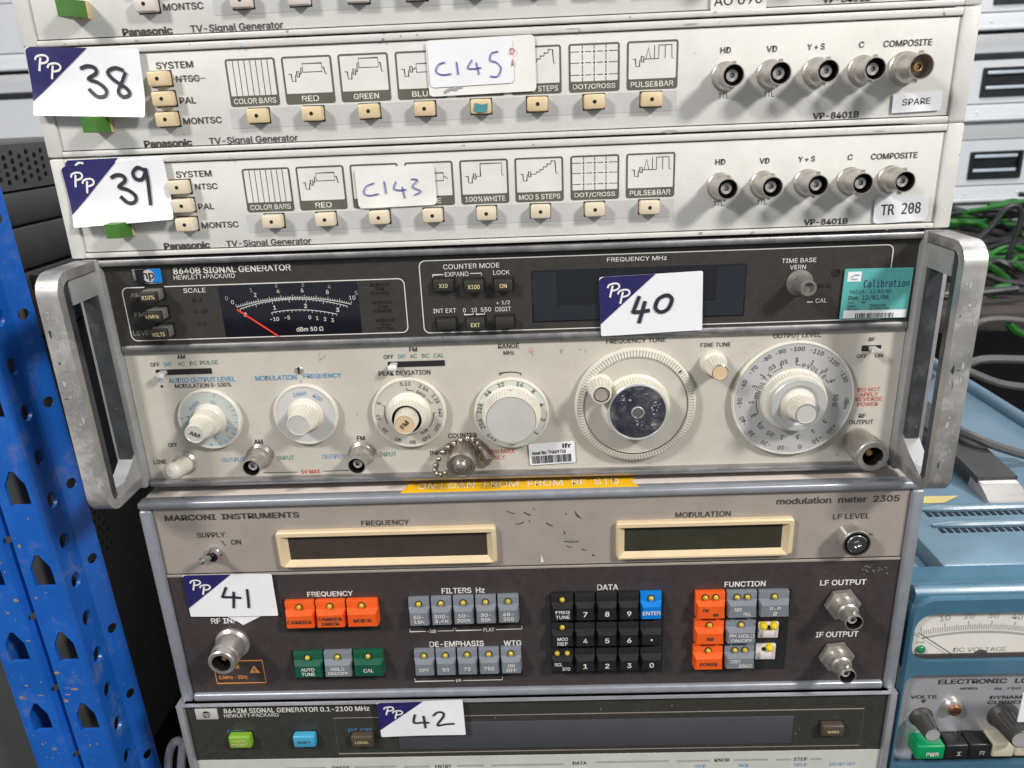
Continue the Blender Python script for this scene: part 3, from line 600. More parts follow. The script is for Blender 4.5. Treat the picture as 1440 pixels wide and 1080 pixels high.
U('TIME BASE', 1098.7, 1147, 366, 6.3); U('VERN', 1110, 1132.5, 375.5, 6); U('CAL', 1146, 1162, 422.5, 6); U('-', 1134, 1142, 424.5, 1.4)
put(g, 'lettering', hp)
def hpkey(px, py, wpx, hpx, d, s=None, m=None, sw=None, top=None):
    # a square key whose front face is centred on the pixel
    p = at(px, py, YD-d); a = mm(px, py, YD-d, wpx)/2; b = a*hpx/wpx*1.06; k = MB()
    k.box(p.x-a-.0008, p.x+a+.0008, YD-.0003, YD+.001, p.z-b-.0008, p.z+b+.0008, mt['black'])
    k.box(p.x-a, p.x+a, YD-d, YD+.001, p.z-b, p.z+b, m or mt['hpkey'], .0007); o = put(k, 'mode_key', hp)
    if s:
        t = MB(); text3(t, s, (p.x, YD-d, p.z), .0021, Wd, 0, .02, width=sw or .0012*len(s)+.001); put(t, 'lettering', o)
def anglekey(px, py, s, sw):      # the three range keys stand on grey pillars
    p = at(px, py, YD-.0085); k = MB(); a, b = .0043, .0027
    k.box(p.x-a-.0008, p.x+a+.0008, YD-.0003, YD+.001, p.z-b-.0008, p.z+b+.0011, mt['black'])
    k.box(p.x-a+.0002, p.x+a-.0002, YD-.0060, YD+.001, p.z-b+.0002, p.z+b+.0002, mt['hpkeygrey'], .0005); k.box(p.x-a, p.x+a, YD-.0085, YD-.0058, p.z-b, p.z+b, mt['hpkey'], .0006)
    o = put(k, 'range_key', hp); t = MB(); text3(t, s, (p.x, YD-.0085, p.z), .0021, mt['letyel'], .02, .015, width=sw); put(t, 'lettering', o)
anglekey(207.5, 418.5, 'X10%', .0066); anglekey(214, 445.5, 'k/MHz', .0068); anglekey(222.5, 470.5, 'VOLTS', .0066)
hpkey(622.7, 402, 28, 16.5, .0030, 'X10', sw=.0043); hpkey(665.5, 403.5, 27.5, 16, .0048, 'X100', sw=.0060); hpkey(707, 402, 26, 16, .0046, 'ON', sw=.0036)
hpkey(627, 456.5, 27, 14.5, .0030); hpkey(668, 457, 26, 15, .0058, 'EXT', sw=.0046); hpkey(709, 454.5, 26, 15.5, .0044)
# meter: a black dial behind a clear window
q = [at(*c, YD) for c in ((304.6, 402.7), (500.4, 395.4), (508.7, 468), (319, 474))]; x0 = (q[0].x+q[3].x)/2; x1 = (q[1].x+q[2].x)/2; z1 = (q[0].z+q[1].z)/2; z0 = (q[2].z+q[3].z)/2
mtr = put(MB().box(x0, x1, YD-.0004, YD+.001, z0, z1, mt['meterglass'], .0002), 'meter', hp)
g = MB(); mf = lambda x, y: at(x, y, YD-.0004)
def dials(lst, h, m=mt['letwhite'], b=.0):
    for s, x, y in lst: text3(g, s, (mf(x, y).x, YD-.0004, mf(x, y).z), h, m, 0, b)
Z4 = lambda x, y: (x/4.8+290, y/4.8+360)
sc = .0021
dials([(s, *Z4(x, y)) for s, x, y in (('0', 135, 285), ('1', 300, 230), ('2', 470, 197), ('3', 648, 193), ('4', 828, 207), ('5', 1010, 250))], sc, mt['letgrey'])
dials([(s, *Z4(x, y)) for s, x, y in (('0', 175, 311), ('2', 328, 262), ('4', 483, 237), ('6', 645, 231), ('8', 815, 243), ('10', 983, 281))], sc)
dials([(s, *Z4(x, y)) for s, x, y in (('0', 262, 395), ('1', 460, 348), ('2', 668, 336), ('3', 885, 363))], .0022, b=.03)
dials([(s, *Z4(x, y)) for s, x, y in (('-10', 460, 425), ('-5', 545, 415), ('0', 697, 413), ('1', 747, 418), ('2', 800, 425), ('3', 850, 433))], .0020, b=.015)
dials([('dBm 50 Ω', *Z4(697, 492))], .0023, b=.02)
def arc3(a, b, c):
    (ax, az), (bx, bz), (cx, cz) = [(mf(*Z4(*p)).x, mf(*Z4(*p)).z) for p in (a, b, c)]
    d = 2*(ax*(bz-cz)+bx*(cz-az)+cx*(az-bz)); ux = ((ax*ax+az*az)*(bz-cz)+(bx*bx+bz*bz)*(cz-az)+(cx*cx+cz*cz)*(az-bz))/d; uz = ((ax*ax+az*az)*(cx-bx)+(bx*bx+bz*bz)*(ax-cx)+(cx*cx+cz*cz)*(bx-ax))/d
    return ux, uz, math.hypot(ax-ux, az-uz), math.atan2(az-uz, ax-ux), math.atan2(cz-uz, cx-ux)
def ticks(arc, n, l0, l1, every, w=.00022, m=mt['letwhite']):
    ux, uz, R, t0, t1 = arc
    ribbon(g, [(ux+R*math.cos(t0+(t1-t0)*i/40), uz+R*math.sin(t0+(t1-t0)*i/40)) for i in range(41)], .0003, m, lambda a, b: (a, YD-.00065, b))
    for i in range(n+1):
        t = t0+(t1-t0)*i/n; L = l1 if i % every == 0 else l0
        ribbon(g, [(ux+R*math.cos(t), uz+R*math.sin(t)), (ux+(R+L)*math.cos(t), uz+(R+L)*math.sin(t))], w, m, lambda a, b: (a, YD-.00062, b))
ticks(arc3((205, 345), (620, 282), (975, 325)), 50, .0010, .0016, 5); ticks(arc3((225, 357), (620, 290), (950, 338)), 32, -.0008, -.0016, 5); ticks(arc3((440, 381), (650, 363), (880, 392)), 16, -.0008, -.0013, 5)
put(g, 'lettering', mtr)
g = MB(); line(g, (Z4(205, 360), Z4(490, 543)), 2.6, mt['red'], YD-.0007); put(g, 'meter_needle', mtr)
# frequency display: a window with a shroud funnelling back to a dark filter
q = [at(*c, YD) for c in ((746.5, 381), (1049, 370), (1046, 442), (748.5, 455))]; x0 = (q[0].x+q[3].x)/2; x1 = (q[1].x+q[2].x)/2; z1 = (q[0].z+q[1].z)/2; z0 = (q[2].z+q[3].z)/2
dw = put(MB().box(x0, x1, YD-.0003, YD+.001, z0, z1, mt['glass'], .0002), 'display_window', hp)
g = MB(); i0, i1, j0, j1 = x0+.0125, x1-.0145, z0+.0085, z1-.0012
g.add([(x0+.0006, YD-.00035, z0+.0006), (x1-.0006, YD-.00035, z0+.0006), (i1, YD-.00035, j0), (i0, YD-.00035, j0), (x0+.0006, YD-.00035, z1-.0006), (i0, YD-.00035, j1), (i1, YD-.00035, j1), (x1-.0006, YD-.00035, z1-.0006), (x0+.0006, YD-.00035, j0-.002), (x1-.0006, YD-.00035, j0-.002)], [(0, 1, 9, 2, 3, 8), (8, 3, 5, 4), (9, 7, 6, 2)], mt['visor']); put(g, 'display_shroud', dw)
lot(hp, ((842.5, 390), (988, 380), (986, 464), (844, 472)), YD-.0016, [[(.385, .65), (.33, .42), (.325, .385), (.40, .385), (.485, .40)], [(.44, .56), (.41, .38), (.375, .19)], [(.64, .64), (.57, .58), (.54, .44), (.585, .36), (.66, .40), (.70, .55), (.67, .63), (.62, .63)]], None, 'white lot sticker reading 40', wd=.0019)
# vernier knob, key hole
p = at(1123.7, 397.5, YD); g = MB().lathe(p, [(.0066, 0), (.0066, .0006), (.0056, .0016), (.0046, .0030), (.0040, .0130), (.0036, .0135), (.0028, .0135), (.0026, .0120)], mt['hpkeygrey'], 32); put(g, 'vernier_knob', hp)
p = at(1175.7, 382.5, YD); g = MB().lathe(p, [(.0021, 0), (.0021, .0005), (.0015, .0006), (.0014, .0001)], [mt['hpkey'], mt['hpkey'], mt['black'], mt['black']], 18); put(g, 'screw_hole', hp)
s = Sheet(((1187, 378), (1283.5, 375.5), (1274, 446.5), (1179.6, 448)), YD-.0006); o = put(s.base(mt['teal'], .0006, step=None), 'calibration_sticker', hp, 'teal calibration sticker with barcode'); g = MB(); K = mt['letdark']
s.text(g, 'Calibration', .30, .965, .70, .15, mt['navy'], 0, True); s.text(g, 'Valid: 12/01/05', .11, .72, .54, .085, K, 0, True); s.text(g, 'Due 12/01/06', .10, .69, .42, .10, K, .01, True)
s.text(g, 'Eng:   788', .10, .36, .325, .055, K, 0, True); s.text(g, 'Ident:', .10, .24, .255, .055, K, 0, True); s.text(g, 'THA09758', .42, .66, .26, .055, K, 0, True); s.text(g, 'Serial:', .10, .27, .195, .055, K, 0, True); s.text(g, '1629U02164', .42, .72, .20, .055, K, 0, True)
s.bar(g, .05, .98, .01, .17, mt['paper'], .0001); s.bar(g, .05, .25, .745, .94, mt['paper'], .0001)
s.stroke(g, [(.09, .83), (.15, .88), (.22, .875)], .0004, mt['pencil']); s.stroke(g, [(.1, .80), (.2, .80)], .0003, mt['pencil'])
rb = random.Random(5); u = .23
while u < .80: wdt = rb.choice((.006, .011, .017)); s.bar(g, u, u+wdt, .015, .11, mt['ink'], .00018); u += wdt+rb.choice((.006, .012))
put(g, 'printing', o)
# --- lower panel
g = MB(); D = mt['letdark']; Bl = mt['letblue']; Gr = mt['letgreen']; Rd = mt['letred']
def V(s, x0, x1, y, h, m=D, bold=.014): text(g, s, x0, x1, y, h, m, YH, bold)
V('AM', 248.5, 260, 501.5, 6.2, bold=.03); V('OFF', 211, 224, 512.5, 5.8); V('INT', 230, 241.7, 512.2, 5.8, Bl, 0); V('AC', 250, 260, 511.4, 5.8, Gr, 0); V('DC', 266.7, 277, 510.6, 5.8, Gr, 0); V('PULSE', 281, 306, 509.4, 5.8, Gr)
V('AUDIO OUTPUT LEVEL', 236.7, 330.4, 533.8, 7.2, Bl); V('MODULATION 0-100%', 245.4, 324.6, 541.7, 6); V('•', 225.3, 229.3, 543, 4); ribbon(g, [(at(225.6, 535.4, YH).x+a, at(225.6, 535.4, YH).z+b) for a, b in circ(0, 0, .0009, 12)], .0002, Bl, lambda a, b: (a, YH-LIFT, b), True)
V('MODULATION', 358.7, 416.5, 531, 7, Bl); V('FREQUENCY', 426, 479.6, 528.3, 7, Bl); line(g, ((422.5, 534), (423, 541)), 1.0, Bl, YH)
V('FM', 575, 586, 491.2, 6.2, bold=.03); V('OFF', 539, 553, 501.7, 5.8); V('INT', 558.7, 570, 501.2, 5.8, Bl, 0); V('AC', 576, 586, 500.4, 5.8, Gr, 0); V('DC', 593, 603, 500, 5.8, Gr, 0); V('CAL', 609, 623.5, 499.6, 5.8, Gr, 0); V('PEAK DEVIATION', 531.7, 604.8, 524, 6.8)
line(g, ((570, 530), (570, 534)), 1.1, D, YH)
V('RANGE', 700, 729.8, 486.5, 7); V('MHz', 707.5, 722.5, 495.8, 5.6); line(g, ((702.5, 528), (702.3, 525), (711, 523.4), (718, 523), (725, 523.4), (732, 525), (732, 528)), 1.4, D, YH)
V('FREQUENCY TUNE', 852, 935.6, 479, 7); V('FINE TUNE', 984.6, 1026.7, 484.6, 6); V('OUTPUT LEVEL', 1087, 1154, 471.3, 6.5); line(g, ((1121, 476), (1121, 480.5)), 1, D, YH)
V('RF', 1221, 1229.5, 477, 5.6); V('OFF', 1204, 1217.7, 500.6, 5.6); V('ON', 1230, 1241, 499.7, 5.6)
V('DO NOT', 1206, 1237, 547.4, 5.6, Rd, 0); V('APPLY', 1208, 1234, 554.2, 5.6, Rd, 0); V('REVERSE', 1202.6, 1239.7, 560.7, 5.6, Rd, 0); V('POWER', 1205.4, 1233.8, 568, 5.6, Rd, 0); V('RF', 1207, 1216.8, 584.4, 6); V('OUTPUT', 1193.6, 1227.4, 593.2, 6)
V('OFF', 236, 248.5, 625.4, 5.8); V('LINE', 215.8, 233.5, 649.2, 6); V('AM', 357, 369, 621, 6.5, bold=.03); V('OUTPUT', 311.5, 344, 646.3, 6.3, Bl, 0); V('INPUT', 389.6, 413, 643.7, 6.3, Gr, 0)
V('FM', 501.5, 512.5, 616, 6.5, bold=.03); V('OUTPUT', 452.5, 485, 641.7, 6.3, Bl, 0); V('INPUT', 532.7, 556.7, 638.5, 6.3, Gr, 0); V('5V MAX', 423, 450, 663, 6, Rd)
line(g, ((370, 664.6), (418, 663.6)), .9, D, YH); line(g, ((454, 662.4), (492, 661)), .9, D, YH)
V('COUNTER', 630, 670, 612, 6.8, bold=.02); V('INPUT', 603.7, 627.7, 636.5, 6.5, bold=.02); V('+7dBm MAX', 671, 723.5, 634.3, 6.3, Rd, .0); V('ONLY', 690, 709.6, 642.8, 6.3, Rd, 0)
put(g, 'lettering', hp)
def slot(x0, x1, y0, y1, lx, ly, name):
    a, b = at(x0, (y0+y1)/2, YH), at(x1, (y0+y1)/2, YH); xm = (x0+x1)/2; h = (at(xm, y0, YH).z-at(xm, y1, YH).z)/2; zc = at(xm, (y0+y1)/2, YH).z
    o = put(MB().box(a.x, b.x, YH-.0003, YH+.001, zc-h, zc+h, mt['slotblk']), name, hp)
    p = at(lx, ly, YH-.0065); k = MB(); k.box(p.x-.0019, p.x+.0019, YH-.0065, YH+.0005, zc-h*.75, zc+h*.75, mt['knobcap'], .0007); k.box(p.x-.0023, p.x+.0023, YH-.0072, YH-.0045, zc-h*.9, zc+h*.9, mt['whitecard'], .0008); put(k, 'slide_lever', o)
slot(219, 297.5, 518.8, 526.3, 221.5, 525.5, 'slide_switch'); slot(545, 625, 507.5, 515.3, 550.5, 515, 'slide_switch'); slot(1211, 1238, 485.5, 493.2, 1233.5, 491, 'slide_switch')
def dialtext(mb, c, lst, y):      # lst: (text, radius, clock angle in degrees, height, material)
    for s, r, a, h, m in lst:
        t = math.radians(90-a); text3(mb, s, (c.x+r*math.cos(t), y, c.z+r*math.sin(t)), h, m, math.radians(-a), .006)
def dtick(mb, c, r0, r1, a, y, m, w=.0003):
    t = math.radians(90-a); ribbon(mb, [(c.x+r0*math.cos(t), c.z+r0*math.sin(t)), (c.x+r1*math.cos(t), c.z+r1*math.sin(t))], w, m, lambda u, v: (u, y-LIFT, v))
def darc(mb, c, r, a0, a1, y, m, w=.0003):
    ribbon(mb, [(c.x+r*math.cos(math.radians(90-a0-(a1-a0)*i/16)), c.z+r*math.sin(math.radians(90-a0-(a1-a0)*i/16))) for i in range(17)], w, m, lambda u, v: (u, y-LIFT, v))
I = mt['knob']
def disc(px, py, rpx, face, h=.0032, name='dial', rim=.0014):
    c = at(px, py, YH-h); R = mm(px, py, YH-h, rpx); c.y = YH
    g = MB().lathe(c, [(R*.97, 0), (R, .0006), (R, h-.0006), (R-.0006, h), (R-rim, h)], I, 64, cap1=False); g.lathe(c, [(R-rim, h), (R-rim-.0002, h-.0003)], [face, face], 64)
    o = put(g, name, hp); return o, c, R, YH-h+.0003
def kn(c, prof, mats, parent, name='knob', n=72): return put(MB().lathe(c, prof, mats, n), name, parent)
# AM level
o, c, R, y = disc(293.3, 590.6, 45, mt['mintdisc']); g = MB()
dialtext(g, c, [('0.009', R*.62, -38, .0019, Bl), ('1V', R*.62, 22, .0018, Bl), ('1V', R*.62, 122, .0018, Bl), ('4', R*.62, 170, .0018, Bl), ('4', R*.66, -80, .0018, Bl)], y)
for a in (20, 60, 70, 80, 97, 113, 125, 138, 150, 165, 185, -85): dtick(g, c, R*.78, R*.90, a, y, Bl)
put(g, 'lettering', o)
b = Vector((c.x, YH-.003, c.z)); k = kn(b, [(.0094, 0), (.0090, .0006), (.0082, .0020), (.0077, .0028, .0004), (.0073, .0088, .0004), (.0071, .0090), (.0058, .0094, .0003), (.0053, .0185, .0003), (.0051, .0192), (.0047, .0194), (.0045, .0192)], [I]*9+[mt['knobcap'], mt['knobcap']], o, 'knob', 60)
g = MB(); text3(g, 'AM', (c.x+.0001, YH-.003-.0193, c.z), .0024, D, math.radians(-22), .02, width=.0055); put(g, 'lettering', k)
# modulation frequency
o, c, R, y = disc(429, 584, 45.5, mt['greydisc']); g = MB()
dialtext(g, c, [('1000', R*.70, -8, .0022, Bl), ('Hz', R*.50, -6, .0020, Bl), ('400', R*.72, 38, .0022, Bl), ('Hz', R*.53, 38, .0020, Bl)], y); put(g, 'lettering', o)
b = Vector((c.x, YH-.003, c.z)); kn(b, [(.0098, 0), (.0094, .0006), (.0084, .0022), (.0079, .0028, .00045), (.0060, .0132, .00045), (.0059, .0138), (.0055, .0140), (.0053, .0137)], [I]*6+[mt['knobcap']]*2, o, 'knob', 60)
# peak deviation
o, c, R, y = disc(574.6, 581.5, 52.5, mt['hpcream']); g = MB()
for s, a in (('5.12', -2), ('2.56', 32), ('1.28', 62), ('640', 90), ('320', 120), ('160', 150), ('80', 178), ('40', 206), ('20', 236), ('10', 264), ('5', 292)): dialtext(g, c, [(s, R*.84, a, .0020, D)], y)
dialtext(g, c, [('MHz', R*.66, 34, .0019, D), ('kHz', R*.66, 146, .0019, D)], y)
darc(g, c, R*.66, 0, 17, y, D); darc(g, c, R*.66, 52, 66, y, D); darc(g, c, R*.66, 90, 130, y, D); darc(g, c, R*.66, 246, 290, y, D); dtick(g, c, R*.66, R*.73, 0, y, D); dtick(g, c, R*.66, R*.73, 66, y, D); dtick(g, c, R*.66, R*.73, 90, y, D); dtick(g, c, R*.66, R*.73, 290, y, D)
put(g, 'lettering', o); b = Vector((c.x, YH-.003, c.z))
k = kn(b, [(.0120, 0), (.0116, .0008), (.0098, .0022), (.0094, .0026, .0004), (.0086, .0082, .0004), (.0084, .0086), (.0078, .0086), (.0075, .0060)], [I]*6+[mt['bore']]*2, o)
k = kn(b, [(.0064, .006), (.0064, .0082, .00045), (.0056, .0150, .00045), (.0055, .0156), (.0051, .0158), (.0049, .0155)], [I]*4+[mt['tancap']]*2, o)
g = MB(); text3(g, 'FM', (c.x, YH-.003-.0156, c.z), .0026, D, math.radians(48), .03, width=.0050); put(g, 'lettering', k)
# range
o, c, R, y = disc(718.7, 582, 53, mt['whitedisc'], rim=.0012); g = MB()
for s, a in (('16', 17), ('32', -17), ('64', -45), ('128', -78), ('256', -108), ('512', -140), ('8', 44), ('4', 74), ('2', 103), ('1', 132)): dialtext(g, c, [(s, R*.855, a, .0024, D)], y)
put(g, 'lettering', o); b = Vector((c.x, YH-.003, c.z))
kn(b, [(.0160, 0), (.0157, .0006), (.0152, .0014, .0005), (.0137, .0085, .0005), (.0136, .0092), (.0131, .0094), (.0128, .0093)], [I]*5+[mt['chrome'], mt['knobcap']], o, 'knob', 128)
g = MB(); dtick(g, Vector((c.x, 0, c.z)), .0146, .0152, 0, YH-.007, mt['letgrey'], .0016); put(g, 'index_mark', o)
# frequency tune: wide milled wheel, hub with a foil face, finger crank
o, c, R, y = disc(893.3, 571.7, 73.5, mt['hpcream'], h=.0046, name='tuning_dial', rim=.0006)
c2 = at(893.3, 571.7, YH-.004); R2 = mm(893.3, 571.7, YH-.004, 85.5); c.y = YH
put(MB().lathe(c, [(R2*.985, 0), (R2, .0006), (R2, .0028), (R2-.0007, .0036), (R2-.0013, .0040, .0), (R*1.012, .0048), (R*1.0, .0049)], I, 96, cap1=False), 'tuning_rim', o)
g = MB()
for i in range(116):
    t = 2*math.pi*i/116; dtick(g, c, R*1.02, R2-.0012, math.degrees(t), YH-.0046, mt['letgrey'], .00034)
    # each tooth of the milling
for i in range(116):
    t = 2*math.pi*(i+.5)/116; ca, sa = math.cos(t), math.sin(t); q = .00055
    rr = [(R*1.015, .0052), (R2-.0011, .0044), (R2-.0002, .0030)]
    g.add([(c.x+r*ca-s_*q*sa, YH-h, c.z+r*sa+s_*q*ca) for r, h in rr for s_ in (-1, 1)], [(0, 1, 3, 2), (2, 3, 5, 4)], I)
tag(put(g, 'milling', o), kind='stuff'); g = MB(); dtick(g, c, R*1.05, R2-.0016, 50, YH-.0052, D, .0009); put(g, 'index_mark', o)
b = Vector((c.x, YH-.0043, c.z)); hub = kn(b, [(.0180, 0), (.0176, .0006), (.0170, .0012, .0006), (.0160, .0070, .0006), (.0159, .0078), (.0157, .0080)], I, o, 'tuning_hub', 128)
kn(b, [(.0157, .0079), (.0157, .0086), (.0153, .0090), (.0146, .0090), (.0144, .0085), (.0033, .0085), (.0033, .0093), (.0029, .0095), (.0026, .0090)], [mt['chrome']]+[mt['fleck']]*3+[mt['foil']]+[mt['fleck']]*2+[mt['trim']]*2, hub, 'hub_face', 64)
g = MB(); rf = random.Random(8)
for _ in range(95):
    u_, v_, sd = rf.choice(((.2, .6, .10), (.08, -.60, .10), (.5, .22, .14), (.55, -.42, .14), (-.5, .5, .10), (.1, -.35, .08), (-.2, -.3, .3))); u_, v_ = rf.gauss(u_, sd), rf.gauss(v_, sd)
    if u_*u_+v_*v_ > .92 or u_*u_+v_*v_ < .06: continue
    w_ = rf.choice((.0002, .0002, .0003, .0005, .0007)); x_, z_ = c.x+.0144*u_, c.z+.0144*v_; t0 = rf.uniform(0, 3)
    fill(g, [(x_+w_*math.cos(t+t0)*rf.uniform(.3, 1.5), z_+w_*math.sin(t+t0)*rf.uniform(.2, .9)) for t in (0, .9, 1.8, 2.7, 3.6, 4.5, 5.4)], mt[rf.choice(('fleck', 'knobcap', 'trim'))], lambda a, b: (a, YH-.0043-.0087, b))
put(g, 'scuff_marks', hub)
p = at(842.5, 543.5, YH-.0043); p.y = YH-.0043
ck = kn(p, [(.0072, 0), (.0066, .0010), (.0060, .0020, .0006), (.0052, .0116, .0006), (.0050, .0122), (.0042, .0124), (.0040, .0100)], [I]*5+[mt['chrome'], mt['bore']], o, 'finger_crank', 44); kn(p, [(.0040, .0100), (.0038, .0112), (.0036, .0113)], mt['mbeige'], ck, 'crank_cap', 24)
# fine tune
p = at(1002, 509.6, YH); kk = kn(p, [(.0070, 0), (.0070, .0004), (.0067, .0028), (.0062, .0034), (.0056, .0042, .0005), (.0042, .0152, .0005), (.0041, .0160), (.0038, .0162), (.0036, .0158)], [I]*6+[mt['chrome'], mt['tancap'], mt['tancap']], hp, 'fine_tune_knob', 44)
# output level
o, c, R, y = disc(1115, 562, 86.5, mt['silverdisc'], rim=.0012, name='level_dial'); g = MB()
for s, a in (('-100', 0), ('-110', 21), ('-120', 42), ('-130', 64), ('dBm', 96), ('+20', 129), ('+10', 148), ('0', 168), ('-10', 187), ('-20', 207), ('-30', 226), ('-40', 246), ('-50', 268), ('-60', 289), ('-70', 308), ('-80', 326), ('-90', 342)): dialtext(g, c, [(s, R*.87, a, .0023, D)], y)
for s, a in (('3', 0), ('1', 22), ('.3', 43), ('.1', 62), ('50 Ω', 93), ('3', 126), ('1', 147), ('.3', 168), ('.1', 190), ('.03', 208), ('.01', 227), ('3', 247), ('1', 268), ('.3', 290), ('.1', 308), ('.03', 325), ('.01', 342)): dialtext(g, c, [(s, R*.685, a, .0023, D)], y)
def arcword(s, r, a0, a1, h):
    for i, ch in enumerate(s): dialtext(g, c, [(ch, r, a0+(a1-a0)*i/(len(s)-1), h, D)], y)
arcword('mVOLTS', R*.60, -82, -44, .0022); arcword('µVOLTS', R*.60, 12, 50, .0022)
darc(g, c, R*.60, 0, 7, y, D); darc(g, c, R*.60, 55, 62, y, D); darc(g, c, R*.60, -38, -22, y, D); darc(g, c, R*.60, -112, -90, y, D)
for a in (0, 62, -22, -112, -128): dtick(g, c, R*.60, R*.68, a, y, D)
put(g, 'lettering', o); b = Vector((c.x, YH-.003, c.z))
kn(b, [(.0172, 0), (.0170, .0006), (.0164, .0010, .0005), (.0158, .0048, .0005), (.0157, .0056), (.0150, .0058)], I, o, 'knob', 128)
k2 = kn(b, [(.0145, .0055), (.0143, .0084), (.0138, .0090), (.0110, .0090), (.0100, .0078)], [mt['fleck']]*3+[mt['silverdisc']]*2, o, 'vernier_ring', 64)
kn(b, [(.0088, .0078), (.0084, .0088), (.0074, .0100), (.0068, .0104, .0005), (.0055, .0198, .0005), (.0054, .0204), (.0050, .0206), (.0048, .0203)], [I]*5+[mt['chrome'], mt['knobcap'], mt['knobcap']], k2, 'vernier_knob', 60)
# connectors
for px, py in ((366.5, 640.5), (509.5, 637.4)):
    p = at(px, py, YH); inst(BNC, 'bnc_connector', hp, (p.x, YH-.0008, p.z)); put(MB().lathe((p.x, YH, p.z), [(.0071, 0), (.0071, .0010), (.0066, .0014)], mt['nickel'], 32), 'connector_washer', hp)
p = at(261, 650, YH); tg = put(MB().lathe(p, [(.0066, 0), (.0066, .0010), (.0056, .0022), (.0052, .0030)], mt['nickel'], 28), 'line_switch', hp)
d = Vector((-.08, -1, .10)).normalized(); put(MB().lathe(p+Vector((0, -.002, 0)), [(.0051, 0), (.0050, .0110), (.0047, .0126), (.0037, .0140), (.0019, .0148)], mt['ivory'] if False else mt['knob'], 24, ax=d), 'switch_cap', tg)
g = MB(); e = p+Vector((0, -.002, 0))+d*.0085+Vector((0, 0, .0053)); ribbon(g, smooth([(-.0006, -.0009), (-.0006, .0003), (.0002, .0010), (.0010, .0004), (.0006, -.0005)], 3), .0004, mt['ink'], lambda a, b_: (e.x+a, e.y-b_*1.6, e.z-.0000+.0002)); put(g, 'pen_mark', tg)
N = mt['nickel']; p = at(651.7, 634, YH)
N = mt['oldnickel']; ci = put(MB().lathe(p, [(.0080, 0), (.0080, .0012), (.0068, .0016), (.0068, .0040, .00025), (.0068, .0138, .00025), (.0074, .0142), (.0078, .0150), (.0078, .0172), (.0074, .0182), (.0066, .0186), (.0060, .0184), (.0056, .0178), (.0050, .0178), (.0046, .0186), (.0036, .0188), (.0033, .0204), (.0025, .0213), (.0011, .0217)], N, 48), 'capped_connector', hp)
g = MB(); zz = p.z; ch = []
for px, py in ((661, 615.5), (666.5, 617.5), (671.8, 623)): ch.append(at(px, py, YH-.003))
chain = [(657, 616.5), (646.5, 619.3), (637, 623.5), (628.5, 629), (621.5, 635.8), (616, 645.5), (613, 654.5), (611.3, 661.5), (614.5, 666), (620, 667.5), (626.5, 665)]
pts = [(662, 616), (671, 622.5)]+chain
for i, (px, py) in enumerate([(672, 623), (665, 617.5)]+chain):
    q = at(px, py, YH-.003-.0115*max(0, (i-4)/8)); bb = MB().sphere(q, .00165, N, 12, 8); put(bb, 'chain_bead', ci)
g = MB(); q = [at(674, 625, YH-.002), at(680, 634, YH-.0022), at(684, 643, YH-.002)]
g.tube(q, [.0012, .0024, .0030], N, 8); g.lathe(at(684, 644, YH), [(.0034, 0), (.0034, .003), (.0024, .0036)], N, 16); put(g, 'chain_anchor', ci)
g = MB(); g.tube([at(626.5, 665, YH-.0145), at(634, 663, YH-.0165), at(641, 660, YH-.0175)], .0009, N, 6); put(g, 'chain_loop', ci)
N = mt['nickel']; p = at(1204.5, 619.5, YH); nc = put(MB().lathe(p, [(.0076, 0), (.0076, .0100), (.0084, .0106), (.0086, .0188), (.0084, .0198), (.0078, .0203), (.0052, .0203), (.0047, .0196), (.0046, .0100)], [N]*6+[mt['bore']]*3, 40), 'rf_output_connector', hp)
put(MB().lathe(p, [(.0018, .009), (.0018, .0158), (.0010, .0163)], mt['brass'], 14), 'centre_contact', nc)
p = at(420, 520.4, YH); g = MB().lathe(p, [(.0021, 0), (.0021, .0005), (.0018, .0008)], mt['nickel'], 20); sc_ = put(g, 'panel_screw', hp); put(MB().box(p.x-.0004, p.x+.0004, YH-.00095, YH-.0005, p.z-.0018, p.z+.0018, mt['slotblk']), 'screw_slot', sc_)
s = Sheet(((743, 624), (807.5, 619.5), (808.5, 649.5), (744.5, 654)), YH-.0004); o = put(s.base(mt['paper'], .0009, step=None), 'asset_sticker', hp, 'white asset sticker with barcode'); g = MB()
s.text(g, 'Asset No: THA09758', .06, .80, .56, .17, mt['ink'], .03); s.text(g, 'ifr', .73, .93, .82, .22, mt['ink'], .05); u = .05; rb = random.Random(9)
while u < .92: wdt = rb.choice((.008, .014, .022)); s.bar(g, u, u+wdt, .06, .42, mt['ink']); u += wdt+rb.choice((.008, .014))
put(g, 'printing', o)
# scratches
g = MB(); rs = random.Random(3)
for x, y, n in ((451, 499, 3), (453, 503, 3), (500, 580, 1), (745, 494, 4), (790, 492, 4), (820, 490, 3), (385, 655, 2), (1050, 622, 2), (912, 652, 2), (1175, 640, 2), (330, 565, 1)):
    for _ in range(n):
        a = (x+rs.uniform(-4, 4), y+rs.uniform(-2, 2)); line(g, (a, (a[0]+rs.uniform(-3, 3), a[1]+rs.uniform(-1, 4))), rs.uniform(.5, 1.1), mt['pencil'], YH)
fill(g, [(at(746, 492, YH).x+a, at(746, 492, YH).z+b) for a, b in ((-.0012, -.0013), (.0012, -.0012), (.0006, .0016), (-.0004, .0014))], M('pale_red_residue', (.66, .36, .29), .5), lambda a, b: (a, YH-.0001, b))
put(g, 'scratches', hp)

TILT = None
